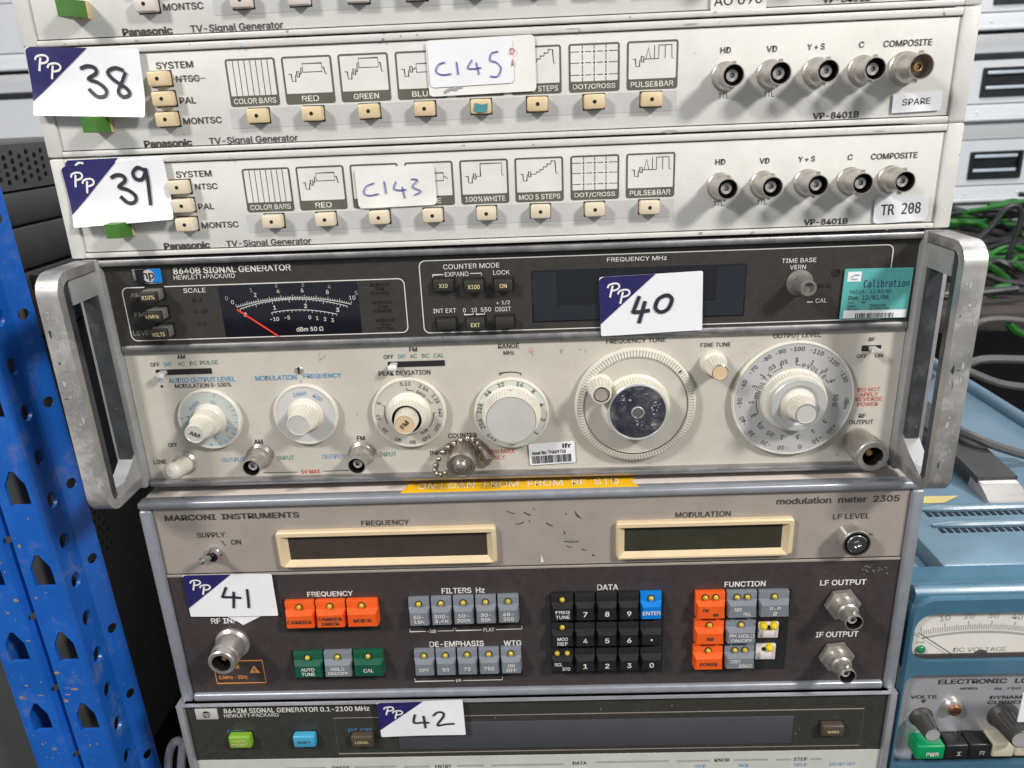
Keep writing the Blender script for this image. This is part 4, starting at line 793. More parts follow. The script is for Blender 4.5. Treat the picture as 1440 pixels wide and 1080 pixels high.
# ------------------------------------------------------------------ the modulation meter (lot 41)
YF = -.003; YM = -.0005
q = [at(*c, YF) for c in ((204, 711), (1290, 679), (1241, 985-23), (262, 985))]
ML = (at(215.6, 719.6, YM).x+at(273, 978, YM).x)/2; MR = (at(1278, 690, YM).x+at(1242, 958, YM).x)/2
MT = (at(215.6, 719.6, YF).z+at(1278, 690, YF).z)/2; MBt = (at(273, 978, YF).z+at(1242, 958, YF).z)/2; MD = (at(236.5, 811, YM).z+at(1264.6, 784, YM).z)/2
FW = .0072; zT = MT+.0052; zB = MBt-.0058
mm_ = thing('modulation_meter', 'modulation meter with two cream framed displays and orange keys, lot 41', 'test meter', ((ML+MR)/2, YF, zB))
put(MB().box(ML-FW+.001, MR+FW-.001, .0052, .46, zB+.001, zT-.0004, mt['mtop'], .001), 'casing', mm_)
put(MB().box(ML, MR, YM, .0045, MD+.0006, MT, mt['mbeige']), 'upper_panel', mm_); put(MB().box(ML, MR, YM-.0002, .0045, MBt, MD-.0006, mt['mdark']), 'lower_panel', mm_)
put(MB().box(ML, MR, YM-.0008, .012, MD-.0006, MD+.0010, mt['mbeige'], .0003), 'divider_strip', mm_); put(MB().box(ML, MR, YM-.0003, .012, MD+.0010, MD+.0015, mt['slotblk']), 'divider_gap', mm_)
for n_, b in (('top_frame', (ML-FW, MR+FW, MT+.0004, zT)), ('bottom_frame', (ML, MR, zB, MBt-.0003)), ('side_frame', (ML-FW, ML-.0005, zB, MT+.0002)), ('side_frame', (MR+.0005, MR+FW, zB, MT+.0002))):
    put(MB().box(b[0], b[1], YF, .0050, b[2], b[3], mt['mframe'], .0017, 3), n_, mm_)
put(MB().box(ML-.0006, MR+.0006, YM+.0012, .0045, MBt-.0005, MT+.0005, mt['slotblk']), 'frame_gap', mm_)
def zrect(pl, Y):
    q = [at(a, b, Y) for a, b in pl]; return (q[0].x+q[3].x)/2, (q[1].x+q[2].x)/2, (q[2].z+q[3].z)/2, (q[0].z+q[1].z)/2
def display(outer, inner, glass):
    x0, x1, z0, z1 = zrect(outer, YM-.003); a0, a1, b0, b1 = zrect(inner, YM); g = MB(); r = .0018
    O = rrect(x0, x1, z0, z1, r, 4); O2 = rrect(x0+.0009, x1-.0009, z0+.0009, z1-.0009, r*.7, 4); I2 = rrect(a0, a1, b0, b1, .0003, 4); n = len(O)
    vs = [(x, YM+.001, z) for x, z in O]+[(x, YM-.0026, z) for x, z in O]+[(x, YM-.0034, z) for x, z in O2]+[(x, YM-.0034, z) for x, z in rrect(a0-.0040, a1+.0034, b0-.0036, b1+.0016, .0006, 4)]+[(x, YM-.0005, z) for x, z in I2]
    g.add(vs, [(k*n+i, k*n+(i+1) % n, (k+1)*n+(i+1) % n, (k+1)*n+i) for k in range(4) for i in range(n)], mt['bezel'])
    o = put(g, 'display_bezel', mm_, None, 25); put(MB().box(a0-.0004, a1+.0004, YM-.0007, YM-.0003, b0-.0004, b1+.0004, glass), 'display_window', o)
display(((386, 750), (697.5, 740.3), (699, 790.3), (394.8, 799.8)), ((406, 755.5), (684, 747), (685, 778), (410, 786.5)), mt['lcd'])
display(((865, 735.8), (1117.7, 729.6), (1114.6, 780), (868, 786)), ((878, 741.5), (1100, 736), (1096.5, 768.5), (879, 773.7)), mt['lcd2'])
g = MB(); D = mt['letdark']; Wt = mt['letwhite']
def U(s, x0, x1, y, h, m=D, bold=.02, Y=YM): text(g, s, x0, x1, y, h, m, Y, bold)
U('MARCONI  INSTRUMENTS', 231, 421, 726, 8.2, bold=.045); U('SUPPLY', 277, 316.7, 752, 7.2); U('ON', 325, 339, 762, 7.2); U('FREQUENCY', 508, 575.4, 735, 7.8); U('MODULATION', 949.6, 1027.3, 723, 7.6)
U('modulation  meter  2305', 1092, 1264.6, 702.5, 9, bold=.03); U('LF LEVEL', 1171.5, 1223, 725.6, 7.5); U('–', 1222, 1227.5, 751, 1.6, bold=.05)
line(g, ((312, 760), (317, 767)), 1.2, D, YM)
YM2 = YM-.0002
for s, x0, x1, y, h in (('FREQUENCY', 432, 496.5, 835, 7.6), ('FILTERS  Hz', 621, 681.7, 830, 7.8), ('DATA', 840, 869.3, 825.4, 7.8), ('FUNCTION', 1018.7, 1076.5, 820.8, 7.6), ('LF OUTPUT', 1153, 1218, 818.6, 7.8), ('IF OUTPUT', 1147, 1206.7, 891.6, 7.8), ('RF INPUT', 296.9, 351, 872.5, 7.6), ('DE-EMPHASIS', 604, 680.4, 905, 7.8), ('WTG', 708.4, 733, 904, 7.8)): U(s, x0, x1, y, h, Wt, .035, YM2)
def brk(x0, x1, ya, yb, s, w):
    m = (x0+x1)/2; ym = (ya+yb)/2; sl = (yb-ya)/(x1-x0)
    line(g, ((x0, ya-4), (x0, ya), (m-w, ya+sl*(m-w-x0))), 1.1, Wt, YM2); line(g, ((m+w, ya+sl*(m+w-x0)), (x1, yb), (x1, yb-4)), 1.1, Wt, YM2); U(s, m-w+2.5, m+w-2.5, ym, 4.8, Wt, .02, YM2)
brk(576.5, 638, 888, 886.6, '-3dB', 8.5); brk(641, 734, 886.5, 884, 'FLAT', 10); brk(583.5, 706.5, 958, 955.5, 'µs', 6)
A_ = mt['letamber']; wq = [at(*c, YM2) for c in ((300.4, 930), (369, 928), (374, 959), (305, 961))]; x0, x1 = (wq[0].x+wq[3].x)/2, (wq[1].x+wq[2].x)/2; z1, z0 = (wq[0].z+wq[1].z)/2, (wq[2].z+wq[3].z)/2
ribbon(g, [(x0, z0), (x1, z0), (x1, z1), (x0, z1)], .0006, A_, lambda a, b: (a, YM2-LIFT, b), True)
U('1W MAX', 312, 337, 937.5, 5, A_, .03, YM2); U('0.5MHz - 2GHz', 308, 348.4, 952, 5, A_, .03, YM2); c = at(358, 941.5, YM2)
fill(g, [(c.x-.0032, c.z-.0023), (c.x+.0032, c.z-.0023), (c.x+.0003, c.z+.0028), (c.x-.0003, c.z+.0028)], A_, lambda a, b: (a, YM2-LIFT, b)); text3(g, '!', (c.x, YM2-.0001, c.z-.0004), .0030, mt['mdark'], 0, .03)
put(g, 'lettering', mm_)
# toggle, level knob
p = at(302, 778, YM); tg = put(MB().lathe(p, [(.0046, 0), (.0046, .0018), (.0040, .0026), (.0032, .0040), (.0018, .0042)], [mt['chrome']]*3+[mt['bore']]*2, 24), 'supply_switch', mm_); d = Vector((-.18, -1, .32)).normalized()
put(MB().lathe(p+Vector((0, -.003, 0)), [(.0013, 0), (.0019, .0092), (.0019, .0104), (.0010, .0112)], mt['chrome'], 16, ax=d), 'switch_lever', tg)
p = at(1195.5, 752.5, YM); k = put(MB().lathe(p, [(.0082, 0), (.0080, .0006), (.0078, .0086), (.0074, .0092), (.0064, .0092), (.0058, .0074)], [mt['nickel']]*3+[mt['chrome'], mt['bore'], mt['bore']], 40), 'level_knob', mm_)
put(MB().lathe(p, [(.0056, .0072), (.0054, .0094), (.0050, .0098), (.0024, .0098), (.0020, .0088), (.0009, .0090)], mt['chrome'], 32), 'knob_insert', k)
t_ = math.radians(135); g = MB(); g.add([(p.x+.0083*math.cos(t_)*1+s*.0005, YM-h, p.z+.0083*math.sin(t_)+s*.0005) for h in (.0008, .0092) for s in (-1, 1)], [(0, 1, 3, 2)], mt['whitecard']); put(g, 'pointer_line', k)
# keys: a sill carrying the lamp and a raised cap with the legend
def mkey(x0, x1, y0, y1, col, leg, lm, leds=1, hx=None, sh=None):
    # pixel box of the whole key face
    A = at((x0+x1)/2, y0, YM2-.003); B = at((x0+x1)/2, y1, YM2-.006); xa, xb = at(x0, (y0+y1)/2, YM2-.005).x, at(x1, (y0+y1)/2, YM2-.005).x
    zt, zb = A.z, B.z; zt -= .0003; zb += .0002; H = zt-zb; xa += .0003; xb -= .0003; zs = zt-.40*H; k = MB(); y_a, y_b = YM2-.0032, YM2-.0066
    k.box(xa, xb, y_a, YM2, zb, zt, col, .0005)
    e = .0011; top = zs+.0012
    k.add([(xa, y_a, zb+.0003), (xb, y_a, zb+.0003), (xb, y_a, top), (xa, y_a, top), (xa+e*.6, y_b, zb+.0006), (xb-e*.6, y_b, zb+.0006), (xb-e*1.1, y_b, zs-.0009), (xa+e*1.1, y_b, zs-.0009)], [(0, 1, 5, 4), (1, 2, 6, 5), (2, 3, 7, 6), (3, 0, 4, 7), (4, 5, 6, 7)], col)
    o = put(k, 'push_key', mm_); xs = [(xa+xb)/2] if leds == 1 else ([(xa+xb)/2-.0029, (xa+xb)/2+.0029] if leds == 2 else [])
    for x in xs:
        L = MB().lathe((x, y_a, zt-.20*H), [(.0020, 0), (.0020, .0004), (.0016, .0005)], mt['keyblack'], 14); L.sphere((x, y_a-.0006, zt-.20*H), .00155, mt['led'], 12, 8); put(L, 'indicator_lamp', o)
    t = MB(); rows = leg if isinstance(leg, (list, tuple)) else [leg]; rows = [r for r in rows if r]; zc = (zs-.0009+zb+.0006)/2; hh = .0023 if len(rows) > 1 else (.0033 if len(rows[0]) == 1 else .0025)
    for i, r in enumerate(rows):
        w = min((xb-xa)*.84, .0020*len(r)*(1 if len(r) > 1 else 1.25)); 
        if r == '.': w = .0012
        off = (-.18 if i == 0 else .16)*(xb-xa) if sh else 0
        text3(t, r, ((xa+xb)/2+off, y_b, zc+((len(rows)-1)/2-i)*.0032), .0012 if r == '.' else hh, lm, 0, .03, width=w*(.75 if sh else 1))
    put(t, 'lettering', o); return o
OR, KG, KF, KK = mt['orange'], mt['keygrey'], mt['keyforest'], mt['keyblack']; K_ = mt['letdark']
slot_b = lambda pl: put(MB().box(*[v for v in (zrect(pl, YM2)[0]-.0006, zrect(pl, YM2)[1]+.0006)], YM2-.0004, YM2+.002, zrect(pl, YM2)[2]-.0006, zrect(pl, YM2)[3]+.0006, mt['slotblk']), 'key_well', mm_)
slot_b(((400, 844), (530, 842), (531, 883), (404, 887))); slot_b(((412, 916), (537, 914), (540, 951), (416, 954))); slot_b(((574, 842), (729, 836), (731, 876), (578, 881))); slot_b(((582, 915), (732, 912), (734, 948), (585, 951)))
slot_b(((775, 837), (932, 834), (930, 943), (777, 945))); slot_b(((978, 833), (1111, 829), (1101, 937), (975, 943)))
for i, (a, b, s) in enumerate(((399.8, 442.3, 'CARRIER'), (443, 485.6, ('CARRIER', 'ERROR')), (486.3, 532, 'MOD N'))): mkey(a, b, 845.5-i*1.2, 884-i*1.2, OR, s, K_)
for i, (a, b, s, m) in enumerate(((412, 454, ('AUTO', 'TUNE'), KF), (454.6, 495.4, ('HOLD', 'ON/OFF'), KG), (496, 540, 'CAL', KF))): mkey(a, b, 917-i*1, 953-i*1, m, s, Wt)
for i, (a, b, s) in enumerate(((573.5, 604.5, ('50-', '15k')), (605.3, 635.6, ('300-', '3.4k')), (636.4, 667, ('10-', '300k')), (667.8, 698.4, ('30-', '50k')), (699.2, 730.5, ('65-', '250')))): mkey(a, b, 841-i*1, 880.5-i*1.1, KG, s, Wt)
for i, (a, b, s) in enumerate(((581.5, 611.4, 'OFF'), (612, 641.6, '50'), (642.3, 671.8, '75'), (672.6, 702.8, '750'), (703.6, 734, ('ON', 'OFF')))): mkey(a, b, 914.3-i*.8, 950.5-i*.8, KG, s, Wt)
cx = [(774.6, 807.3), (808, 837.6), (838.3, 868.7), (869.4, 899.6), (900.3, 931.7)]
ry = [(835, 873.5), (874.5, 910), (911, 945)]
pad = [[('FREQ', 'TUNE'), '7', '8', '9', 'ENTER'], [('MOD', 'REF'), '4', '5', '6', '.'], [('RCL', 'STO'), '1', '2', '3', '0']]
for r in range(3):
    for c_ in range(5):
        ent = (r == 0 and c_ == 4); mkey(cx[c_][0], cx[c_][1], ry[r][0]-c_*.5, ry[r][1]-c_*.6, mt['keyblue'] if ent else KK, pad[r][c_], Wt, 1 if ent or (c_ == 0 and r < 2) else (2 if c_ == 0 else 0), sh=(c_ == 0 and r == 2))
fx = [(978, 1021.3), (1022.3, 1066), (1067.3, 1111.5)]; fy = [(832, 870.5), (871.3, 906.6), (907.2, 942)]
fk = [[('FM', 'ΦM'), ('ABS', 'REL'), ('P-P', '2')], ['AM', ('PK HOLD', 'ON/OFF'), None], ['POWER', ('DIST', 'SINAD'), None]]
for r in range(3):
    for c_ in range(3):
        s = fk[r][c_]
        if s: mkey(fx[c_][0]-r*1.6, fx[c_][1]-r*1.8, fy[r][0]-c_*.6, fy[r][1]-c_*1.3, OR if c_ == 0 else KG, s, K_ if c_ == 0 else Wt, 2 if (c_, r) in ((0, 0), (1, 0), (1, 2)) else 1, sh=(c_ < 2 and r != 1 and isinstance(s, tuple)))
# two switches that have lost their caps, down in the open well
for (px, py, n_) in ((1080.5, 886, 2), (1076.5, 916.5, 1)):
    p = at(px, py, YM2-.002); w_ = .0058; h_ = .0055; k = MB(); k.box(p.x-w_, p.x+w_, YM2-.0022, YM2, p.z-h_, p.z+h_*.9, mt['whiteswitch'], .0006); k.box(p.x-w_*.55, p.x+w_*.55, YM2-.0036, YM2-.001, p.z-h_*.75, p.z+h_*.15, mt['whiteswitch'], .0005)
    k.box(p.x-w_*.4, p.x+w_*.5, YM2-.0026, YM2-.0005, p.z+h_*.25, p.z+h_*.62, mt['black'])
    o = put(k, 'bare_switch', mm_, 'white switch with its key cap missing')
    for j in range(n_):
        x = p.x+(-.0032+.0058*j if n_ == 2 else .0016); L = MB().lathe((x, YM2-.0015, p.z+h_*.66), [(.0021, 0), (.0021, .0022), (.0015, .0034), (.0006, .0039)], mt['yellowpl'], 14); put(L, 'indicator_lamp', o)
for px, py in ((1183, 846.7), (1174.4, 920)):
    p = at(px, py, YM2); inst(BNCM, 'bnc_connector', mm_, (p.x, YM2, p.z))
N = mt['nickel']; p = at(327.8, 903, YM2)
nc = put(MB().lathe(p, [(.0100, 0), (.0100, .0016), (.0092, .0024), (.0086, .0030), (.0082, .0130), (.0080, .0134), (.0078, .0138), (.0080, .0142), (.0078, .0180), (.0072, .0186), (.0054, .0186), (.0050, .0178), (.0048, .0080)], [N]*10+[mt['bore']]*3, 40), 'rf_input_connector', mm_)
put(MB().lathe(p, [(.0016, .006), (.0016, .0145), (.0008, .0150)], mt['brass'], 14), 'centre_contact', nc)
_n41 = lot(mm_, ((256.7, 808.5), (383.5, 805.4), (390.6, 865.5), (268.7, 866)), YM-.0011, [[(.47, .71), (.42, .52), (.415, .48), (.52, .47), (.62, .45)], [(.545, .6), (.53, .4), (.515, .21)], [(.70, .66), (.695, .4), (.685, .21)]], None, 'white lot sticker reading 41', wd=.0015)
s = Sheet(((330, 860), (370, 858), (356, 872), (340, 880)), YM-.0008); g = MB(); q = [at(*c, YM-.0010) for c in ((312, 864), (372, 864), (342, 879), (334, 874))]; g.add(q, [(0, 1, 2, 3)], mt['paper']); put(g, 'paper_corner', _n41)
# embossed tape on the top
zt_ = zT+.0003; c0 = atZ(566, 691, zt_); c1 = atZ(893, 684.5, zt_); yA, yB = .0006, .0125; g = MB(); e = .0035
g.prism([(c0.x-.001, yA), (c1.x+.002, yA), (c1.x-.001, (yA+yB)/2), (c1.x+.002, yB), (c0.x+.003, yB)], zT-.0001, zt_, mt['tape'], lambda a, b, d: (a, b, d)); tp = put(g, 'embossed_tape', mm_); g = MB()
vs, fs, a0, a1, b0, b1 = glyphs('ON LOAN  FROM  FROM  RF  STD', .0)
X0, X1 = c0.x+.008, c1.x-.008; Z0, Z1 = yA+.0028, yB-.0022
n = len(vs); vv = [(X0+(v[0]-a0)/(a1-a0)*(X1-X0), Z0+(v[1]-b0)/(b1-b0)*(Z1-Z0), zt_+.00025) for v in vs]; g.add(vv, fs, mt['whitecard']); put(g, 'lettering', tp)
# knocks in the paint
g = MB(); rs = random.Random(12)
for x0, y0, x1, y1, w_ in ((737, 720, 746, 724, 1.6), (750, 714, 752, 716, 1), (768, 735, 777, 739, 1.6), (725, 737, 737, 734, 1.2), (712, 718, 724, 722, .9), (793.5, 761, 814, 761.3, 1.2), (797, 767, 804, 769.5, 1), (818, 771, 824, 773.5, 1), (793, 746, 795, 751, 1), (795, 721, 797, 723, 1), (744, 731, 746, 734, .8), (833, 779.5, 836, 780.5, 2)): line(g, ((x0, y0), ((x0+x1)/2, (y0+y1)/2+.8), (x1, y1)), w_, mt['letdark'], YM)
q = [at(*c, YM) for c in ((808.5, 717), (811, 722), (818, 729), (812, 727), (809.5, 723))]; fill(g, [(v.x, v.z) for v in q], mt['letdark'], lambda a, b: (a, YM-LIFT, b))
q = [at(*c, YM) for c in ((761, 779), (765, 790), (760.5, 791))]; fill(g, [(v.x, v.z) for v in q], mt['whitecard'], lambda a, b: (a, YM-LIFT, b))
for i in range(34): a = (rs.gauss(798, 8), rs.gauss(757, 4)); line(g, (a, (a[0]+rs.uniform(-7, 7), a[1]+rs.uniform(-.8, .8))), .32, mt['pencil'], YM)
for i in range(16): a = (rs.uniform(1205, 1250), rs.uniform(792, 808)); line(g, (a, (a[0]+rs.uniform(-4, 4), a[1]+rs.uniform(-3, 3))), .7, mt['letgrey'], YM2)
for i in range(14): a = (rs.uniform(650, 1150), rs.uniform(700, 795)); line(g, (a, (a[0]+rs.uniform(-3, 3), a[1]+rs.uniform(-1, 1))), .6, mt['pencil'], YM)
put(g, 'scratches', mm_)

# ------------------------------------------------------------------ the synthesised generator at the foot of the stack (lot 42)
YG = -.0045; YGf = -.0070
gl = (at(272, 1050, YG).x+at(262, 1000, YG).x)/2; gr = (at(1236.7, 1053, YG).x+at(1248, 990, YG).x)/2
gW = (at(276.7, 1069, YG).z+at(1236.7, 1053, YG).z)/2; gT = (at(256, 992, YG).z+at(1250, 969, YG).z)/2; gB = gT-.170
gt = thing('wide_signal_generator', 'bottom signal generator with long dark display and lime key, lot 42', 'signal generator', ((gl+gr)/2, YG, gB))
put(MB().box(gl-.003, gr+.003, .01, .48, gB+.001, zB-.0008, mt['darkbox2'], .001), 'casing', gt)
put(MB().box(gl, gr, YG, .012, gW, gT, mt['hpdark2']), 'dark_panel', gt); put(MB().box(gl, gr, YG-.0003, .012, gB+.004, gW-.0004, mt['hwhite']), 'key_panel', gt)
for n_, b in (('top_frame', (gl-.0045, gr+.0045, gT, zB-.0002)), ('bottom_frame', (gl, gr, gB, gB+.0036)), ('side_frame', (gl-.0045, gl-.0003, gB, gT-.0002)), ('side_frame', (gr+.0003, gr+.0045, gB, gT-.0002))): put(MB().box(b[0], b[1], YGf, .011, b[2], b[3], mt['hframe'], .0010), n_, gt)
bx = zrect(((274, 998.3), (305, 997.5), (306, 1011.5), (275.5, 1012.5)), YG-.001); bd = put(MB().box(bx[0], bx[1], YG-.001, YG+.0005, bx[2], bx[3], mt['knobcap'], .0003), 'badge', gt); g = MB(); cxm, czm = (bx[0]+bx[1])/2, (bx[2]+bx[3])/2
fill(g, circ(cxm, czm, .0026, 24), mt['hpdark2'], lambda a, b: (a, YG-.0011, b)); text3(g, 'hp', (cxm, YG-.00105, czm), .0040, mt['knobcap'], 0, .03); put(g, 'printing', bd)
g = MB()
def G(s, x0, x1, y, h, m=Wt, bold=.012): text(g, s, x0, x1, y, h, m, YG-.0003 if m is D2 or m is mt['letblue'] and y > 1060 else YG, bold)
D2 = mt['letdark']
G('8642M SIGNAL GENERATOR 0.1-2100 MHz', 313.8, 519.6, 997.7, 6.6, bold=.03); G('HEWLETT·PACKARD', 315, 392, 1005.6, 4.8); G('PARTIAL', 320.7, 347, 1029, 5, mt['letblue'], 0); G('ENT ADRS', 490, 523, 1026.5, 5, mt['letblue'], 0)
fr = zrect(((469, 1011), (1215.5, 994.4), (1208, 1047), (477, 1060)), YG); ribbon(g, [(fr[0], fr[2]), (fr[1], fr[2]), (fr[1], fr[3]), (fr[0], fr[3])], .00045, mt['mbeige'], lambda a, b: (a, YG-LIFT, b), True)
for s, x0, x1, y in (('SWEEP', 466.7, 491, 1079.3), ('ENTRY', 612, 635, 1077.3), ('DATA', 805.5, 825, 1072.7), ('KNOB', 1005, 1025.6, 1068.4), ('STEP', 1116, 1135, 1067)): G(s, x0, x1, y, 4.6, D2)
for s, x0, x1, y in (('HOLD', 977, 992, 1077), ('INCR', 1038, 1052, 1076), ('HELP', 1117.5, 1134, 1075), ('ENTRY OFF', 1167, 1203, 1074)): G(s, x0, x1, y, 4.4, mt['letblue'], 0)
for x0, x1, y in ((400, 458, 1080.5), (499, 557, 1078.5), (568, 604, 1078), (643, 680, 1076.6), (691, 792, 1076), (838, 940, 1071.5), (952, 998, 1070), (1033, 1080, 1068.5), (1092, 1112, 1068), (1140, 1155, 1067)): line(g, ((x0, y), (x1, y-(x1-x0)*.018)), 3.0, mt['letgrey'], YG-.0003)
for i in range(12): a = (random.uniform(640, 1200), random.uniform(990, 1040)); line(g, (a, (a[0]+random.uniform(.6, 2), a[1]+random.uniform(.4, 2))), .8, mt['letgrey'], YG)
put(g, 'lettering', gt)
dd = zrect(((558, 1019.5), (1114.4, 1004.4), (1114.4, 1042.7), (563, 1055)), YG-.0002); put(MB().box(dd[0], dd[1], YG-.0006, YG+.001, dd[2], dd[3], mt['lcd3'], .0001), 'display_window', gt)
def gkey(px, py, wpx, hpx, m, rows, lm):
    d_ = .0046; p = at(px, py, YG-d_); a = mm(px, py, YG-d_, wpx)/2; b = a*hpx/wpx*1.08; k = MB(); k.box(p.x-a, p.x+a, YG-d_, YG+.001, p.z-b, p.z+b, m, .0012, 3); k.box(p.x-a-.0006, p.x+a+.0006, YG-.0003, YG+.001, p.z-b-.0006, p.z+b+.0006, mt['slotblk'])
    o = put(k, 'panel_key', gt); t = MB()
    for i, r in enumerate(rows): text3(t, r, (p.x, YG-d_, p.z+((len(rows)-1)/2-i)*.0027), .0018, lm, 0, .02, width=.00165*len(r))
    put(t, 'lettering', o)
gkey(337, 1045, 31, 19, mt['lime'], ('INSTR', 'PRESET'), mt['letyel']); gkey(427.5, 1044, 31, 18.5, mt['cyan'], ('SHIFT',), mt['letdark']); gkey(509, 1044, 31, 18, mt['brownkey'], ('LOCAL',), mt['letyel']); gkey(1172, 1029, 31, 18, mt['brownkey'], ('MSSG',), mt['letyel'])
for px in (420, 470, 520, 600, 650, 720, 770, 820, 880, 980, 1042, 1126, 1184):      # rows of keys just below the frame's edge
    for r_ in range(3):
        p = at(px, 1098, YG-.004); put(MB().box(p.x-.0068, p.x+.0068, YG-.0042, YG, p.z-.0045-r_*.024, p.z+.0045-r_*.024, mt['mbeige'], .0011), 'panel_key', gt)
lot(gt, ((530.7, 986.5), (650, 983.5), (655.5, 1031), (535.5, 1036)), YG-.0028, [[(.435, .65), (.41, .41), (.50, .40), (.59, .39)], [(.53, .6), (.535, .4), (.535, .23)], [(.64, .58), (.70, .68), (.76, .66), (.76, .55), (.68, .31), (.78, .33), (.88, .34)]], None, 'white lot sticker reading 42', wd=.0013)
# ------------------------------------------------------------------ the blue electronic load beside the stack
SH = gB-.004                                   # the shelf the stack stands on
XL = MR+FW+.003; XR = .417; YB = -.005; zt = 1.0354
el = thing('electronic_load', 'powder blue bench electronic load with analogue meter, cut by the right edge', 'electronic load', ((XL+XR)/2, YB, SH))
put(MB().box(.2355, .402, .024, .402, SH+.006, zt, mt['blue'], .003), 'body', el)
put(MB().box(XL+.003, .2360, .024, .402, SH+.006, zt-.010, mt['blue'], .003), 'side_ledge', el)
g = MB(); g.tube([(.404, y/100, zt+.001) for y in range(4, 41, 4)], .0062, mt['blue'], 12); put(g, 'edge_rail', el)
# bezel: rounded casting pierced by the meter window and the control panel
zf = at(1380, 850, YB).z+.003
wx0 = at(1284, 900, YB).x; wz1 = at(1380, 862, YB).z; wz0 = at(1300, 931, YB).z; px0 = at(1273, 960, YB).x; pz1 = at(1340, 949, YB).z; pz0 = at(1300, 1070, YB).z-.004
def prof(z):       # the casting leans back along its top
    return 0
g = MB(); O = rrect(XL, XR+.004, SH+.003, zf, .012, 6)
g.holed(O, [rrect(wx0, XR-.014, wz0, wz1, .011, 6), rrect(px0, XR-.010, pz0, pz1, .007, 6)], .012, YB, mt['bluefront'])
o = put(g, 'front_bezel', el, None, 30); b = o.modifiers.new('round', 'BEVEL'); b.width = .0042; b.segments = 4; b.limit_method = 'ANGLE'; b.angle_limit = math.radians(60)
g = MB(); sec = [(YB+.0045, zf-.0005), (YB+.0052, zf+.0015), (.004, zf+.0042), (.010, zt-.0016), (.016, zt-.0003), (.0238, zt-.0002), (.0238, zf-.006), (YB+.006, zf-.006)]
g.prism(sec, XL+.002, XR+.002, mt['bluefront'], lambda a, b, d: (d, a, b)); put(g, 'bezel_crown', el, None, 50)
# louvres
for yy, xa in ((.0885, .2515), (.0680, .2500)):
    g = MB(); g.tube([(xa+(.392-xa)*i/12, yy, zt+.0012) for i in range(13)], [.0010]+[.0030]*11+[.0010], mt['blue'], 10); o = put(g, 'louvre', el)
    n_ = 0; x = xa+.004; sm = MB().box(-.0013, .0013, -.0026, .0026, -.0002, .0004, mt['cabdark']).mesh('vent_slot', (0, 0, 0))
    while x < .388: inst(sm, 'vent_slot', o, (x, yy-.0052, zt+.0002)); x += .0046
# carrying strap with bright end caps
g = MB(); sp = [(.3145, .112+.004*i, zt+.0095+.006*math.sin(math.pi*min(1, i/24)*.5)) for i in range(0, 48)]
vs = []; 
for p in sp: vs += [(p[0]-.0135, p[1], p[2]-.0022), (p[0]+.0135, p[1], p[2]-.0022), (p[0]+.0135, p[1], p[2]+.0022), (p[0]-.0135, p[1], p[2]+.0022)]
fs = [(4*i+k, 4*i+(k+1) % 4, 4*i+4+(k+1) % 4, 4*i+4+k) for i in range(47) for k in range(4)]+[(3, 2, 1, 0), (188, 189, 190, 191)]
g.add(vs, fs, mt['strap']); st = put(g, 'carrying_strap', el)
g = MB(); n = 8
for i in range(n+1):
    t = i/n; hh = .0125*math.sin(math.pi*(.5+.5*t)) if t < 1 else .0016
    g.v += [(.3145-.0135-.0015*t, .122-.030*t, zt+.0002), (.3145+.0135+.0015*t, .122-.030*t, zt+.0002), (.3145+.0125+.0015*t, .122-.030*t, zt+max(.0016, hh*.85)), (.3145-.0125-.0015*t, .122-.030*t, zt+max(.0016, hh*.85))]
k0 = g.idx(mt['satin'])
for i in range(n):
    for k in range(4): g.f.append((4*i+k, 4*i+(k+1) % 4, 4*i+4+(k+1) % 4, 4*i+4+k)); g.mi.append(k0)
g.f.append((4*n, 4*n+1, 4*n+2, 4*n+3)); g.mi.append(k0)
for s in (-1, 1): g.box(.3145+s*.0085-.004, .3145+s*.0085+.004, .0905, .0935, zt+.0002, zt+.0014, mt['black'])
put(g, 'strap_end', st); put(MB().box(.302, .327, .108, .114, zt+.007, zt+.0092, mt['whitecard'], .0008), 'strap_liner', st)
q = [atZ(*c, zt+.0004) for c in ((1288, 698), (1348, 697), (1328, 707), (1290, 708))]; g = MB(); g.add(q, [(0, 1, 2, 3)], mt['paleyel']); put(g, 'yellow_sticker', el)
# meter
mx1 = XR-.014; YMt = -.0012; g = MB().box(wx0-.0002, mx1+.002, YMt, .012, wz0-.002, wz1+.002, mt['dial']); mo = put(g, 'meter', el)
g = MB(); g.box(wx0-.0001, mx1+.001, YMt-.0012, YMt-.0002, wz0-.001, wz0+.0030, mt['mdark'], .0006); g.lathe((at(1378, 923, YMt).x, YMt-.0002, wz0+.0005), [(.0045, 0), (.0042, .0010), (.0036, .0013)], mt['mdark'], 28); put(g, 'pivot_cover', mo)
g = MB(); LD = mt['letdark']; LG = mt['letgrey']
A, B, C = (at(*c, YMt) for c in ((1306.7, 895), (1384.5, 888), (1440, 891.5)))
d = 2*(A.x*(B.z-C.z)+B.x*(C.z-A.z)+C.x*(A.z-B.z)); ux = ((A.x**2+A.z**2)*(B.z-C.z)+(B.x**2+B.z**2)*(C.z-A.z)+(C.x**2+C.z**2)*(A.z-B.z))/d; uz = ((A.x**2+A.z**2)*(C.x-B.x)+(B.x**2+B.z**2)*(A.x-C.x)+(C.x**2+C.z**2)*(B.x-A.x))/d
R = math.hypot(A.x-ux, A.z-uz)
Pm = lambda a, b: (a, YMt-.0002, b); x0_, xs_ = at(1298, 890, YMt).x, (at(1418.5, 888, YMt).x-at(1325, 888, YMt).x)/30; th = lambda v: math.acos(max(-1, min(1, (x0_+xs_*v-ux)/R)))
ribbon(g, [(ux+R*math.cos(th(i)), uz+R*math.sin(th(i))) for i in range(0, 52)], .0015, LG, Pm)
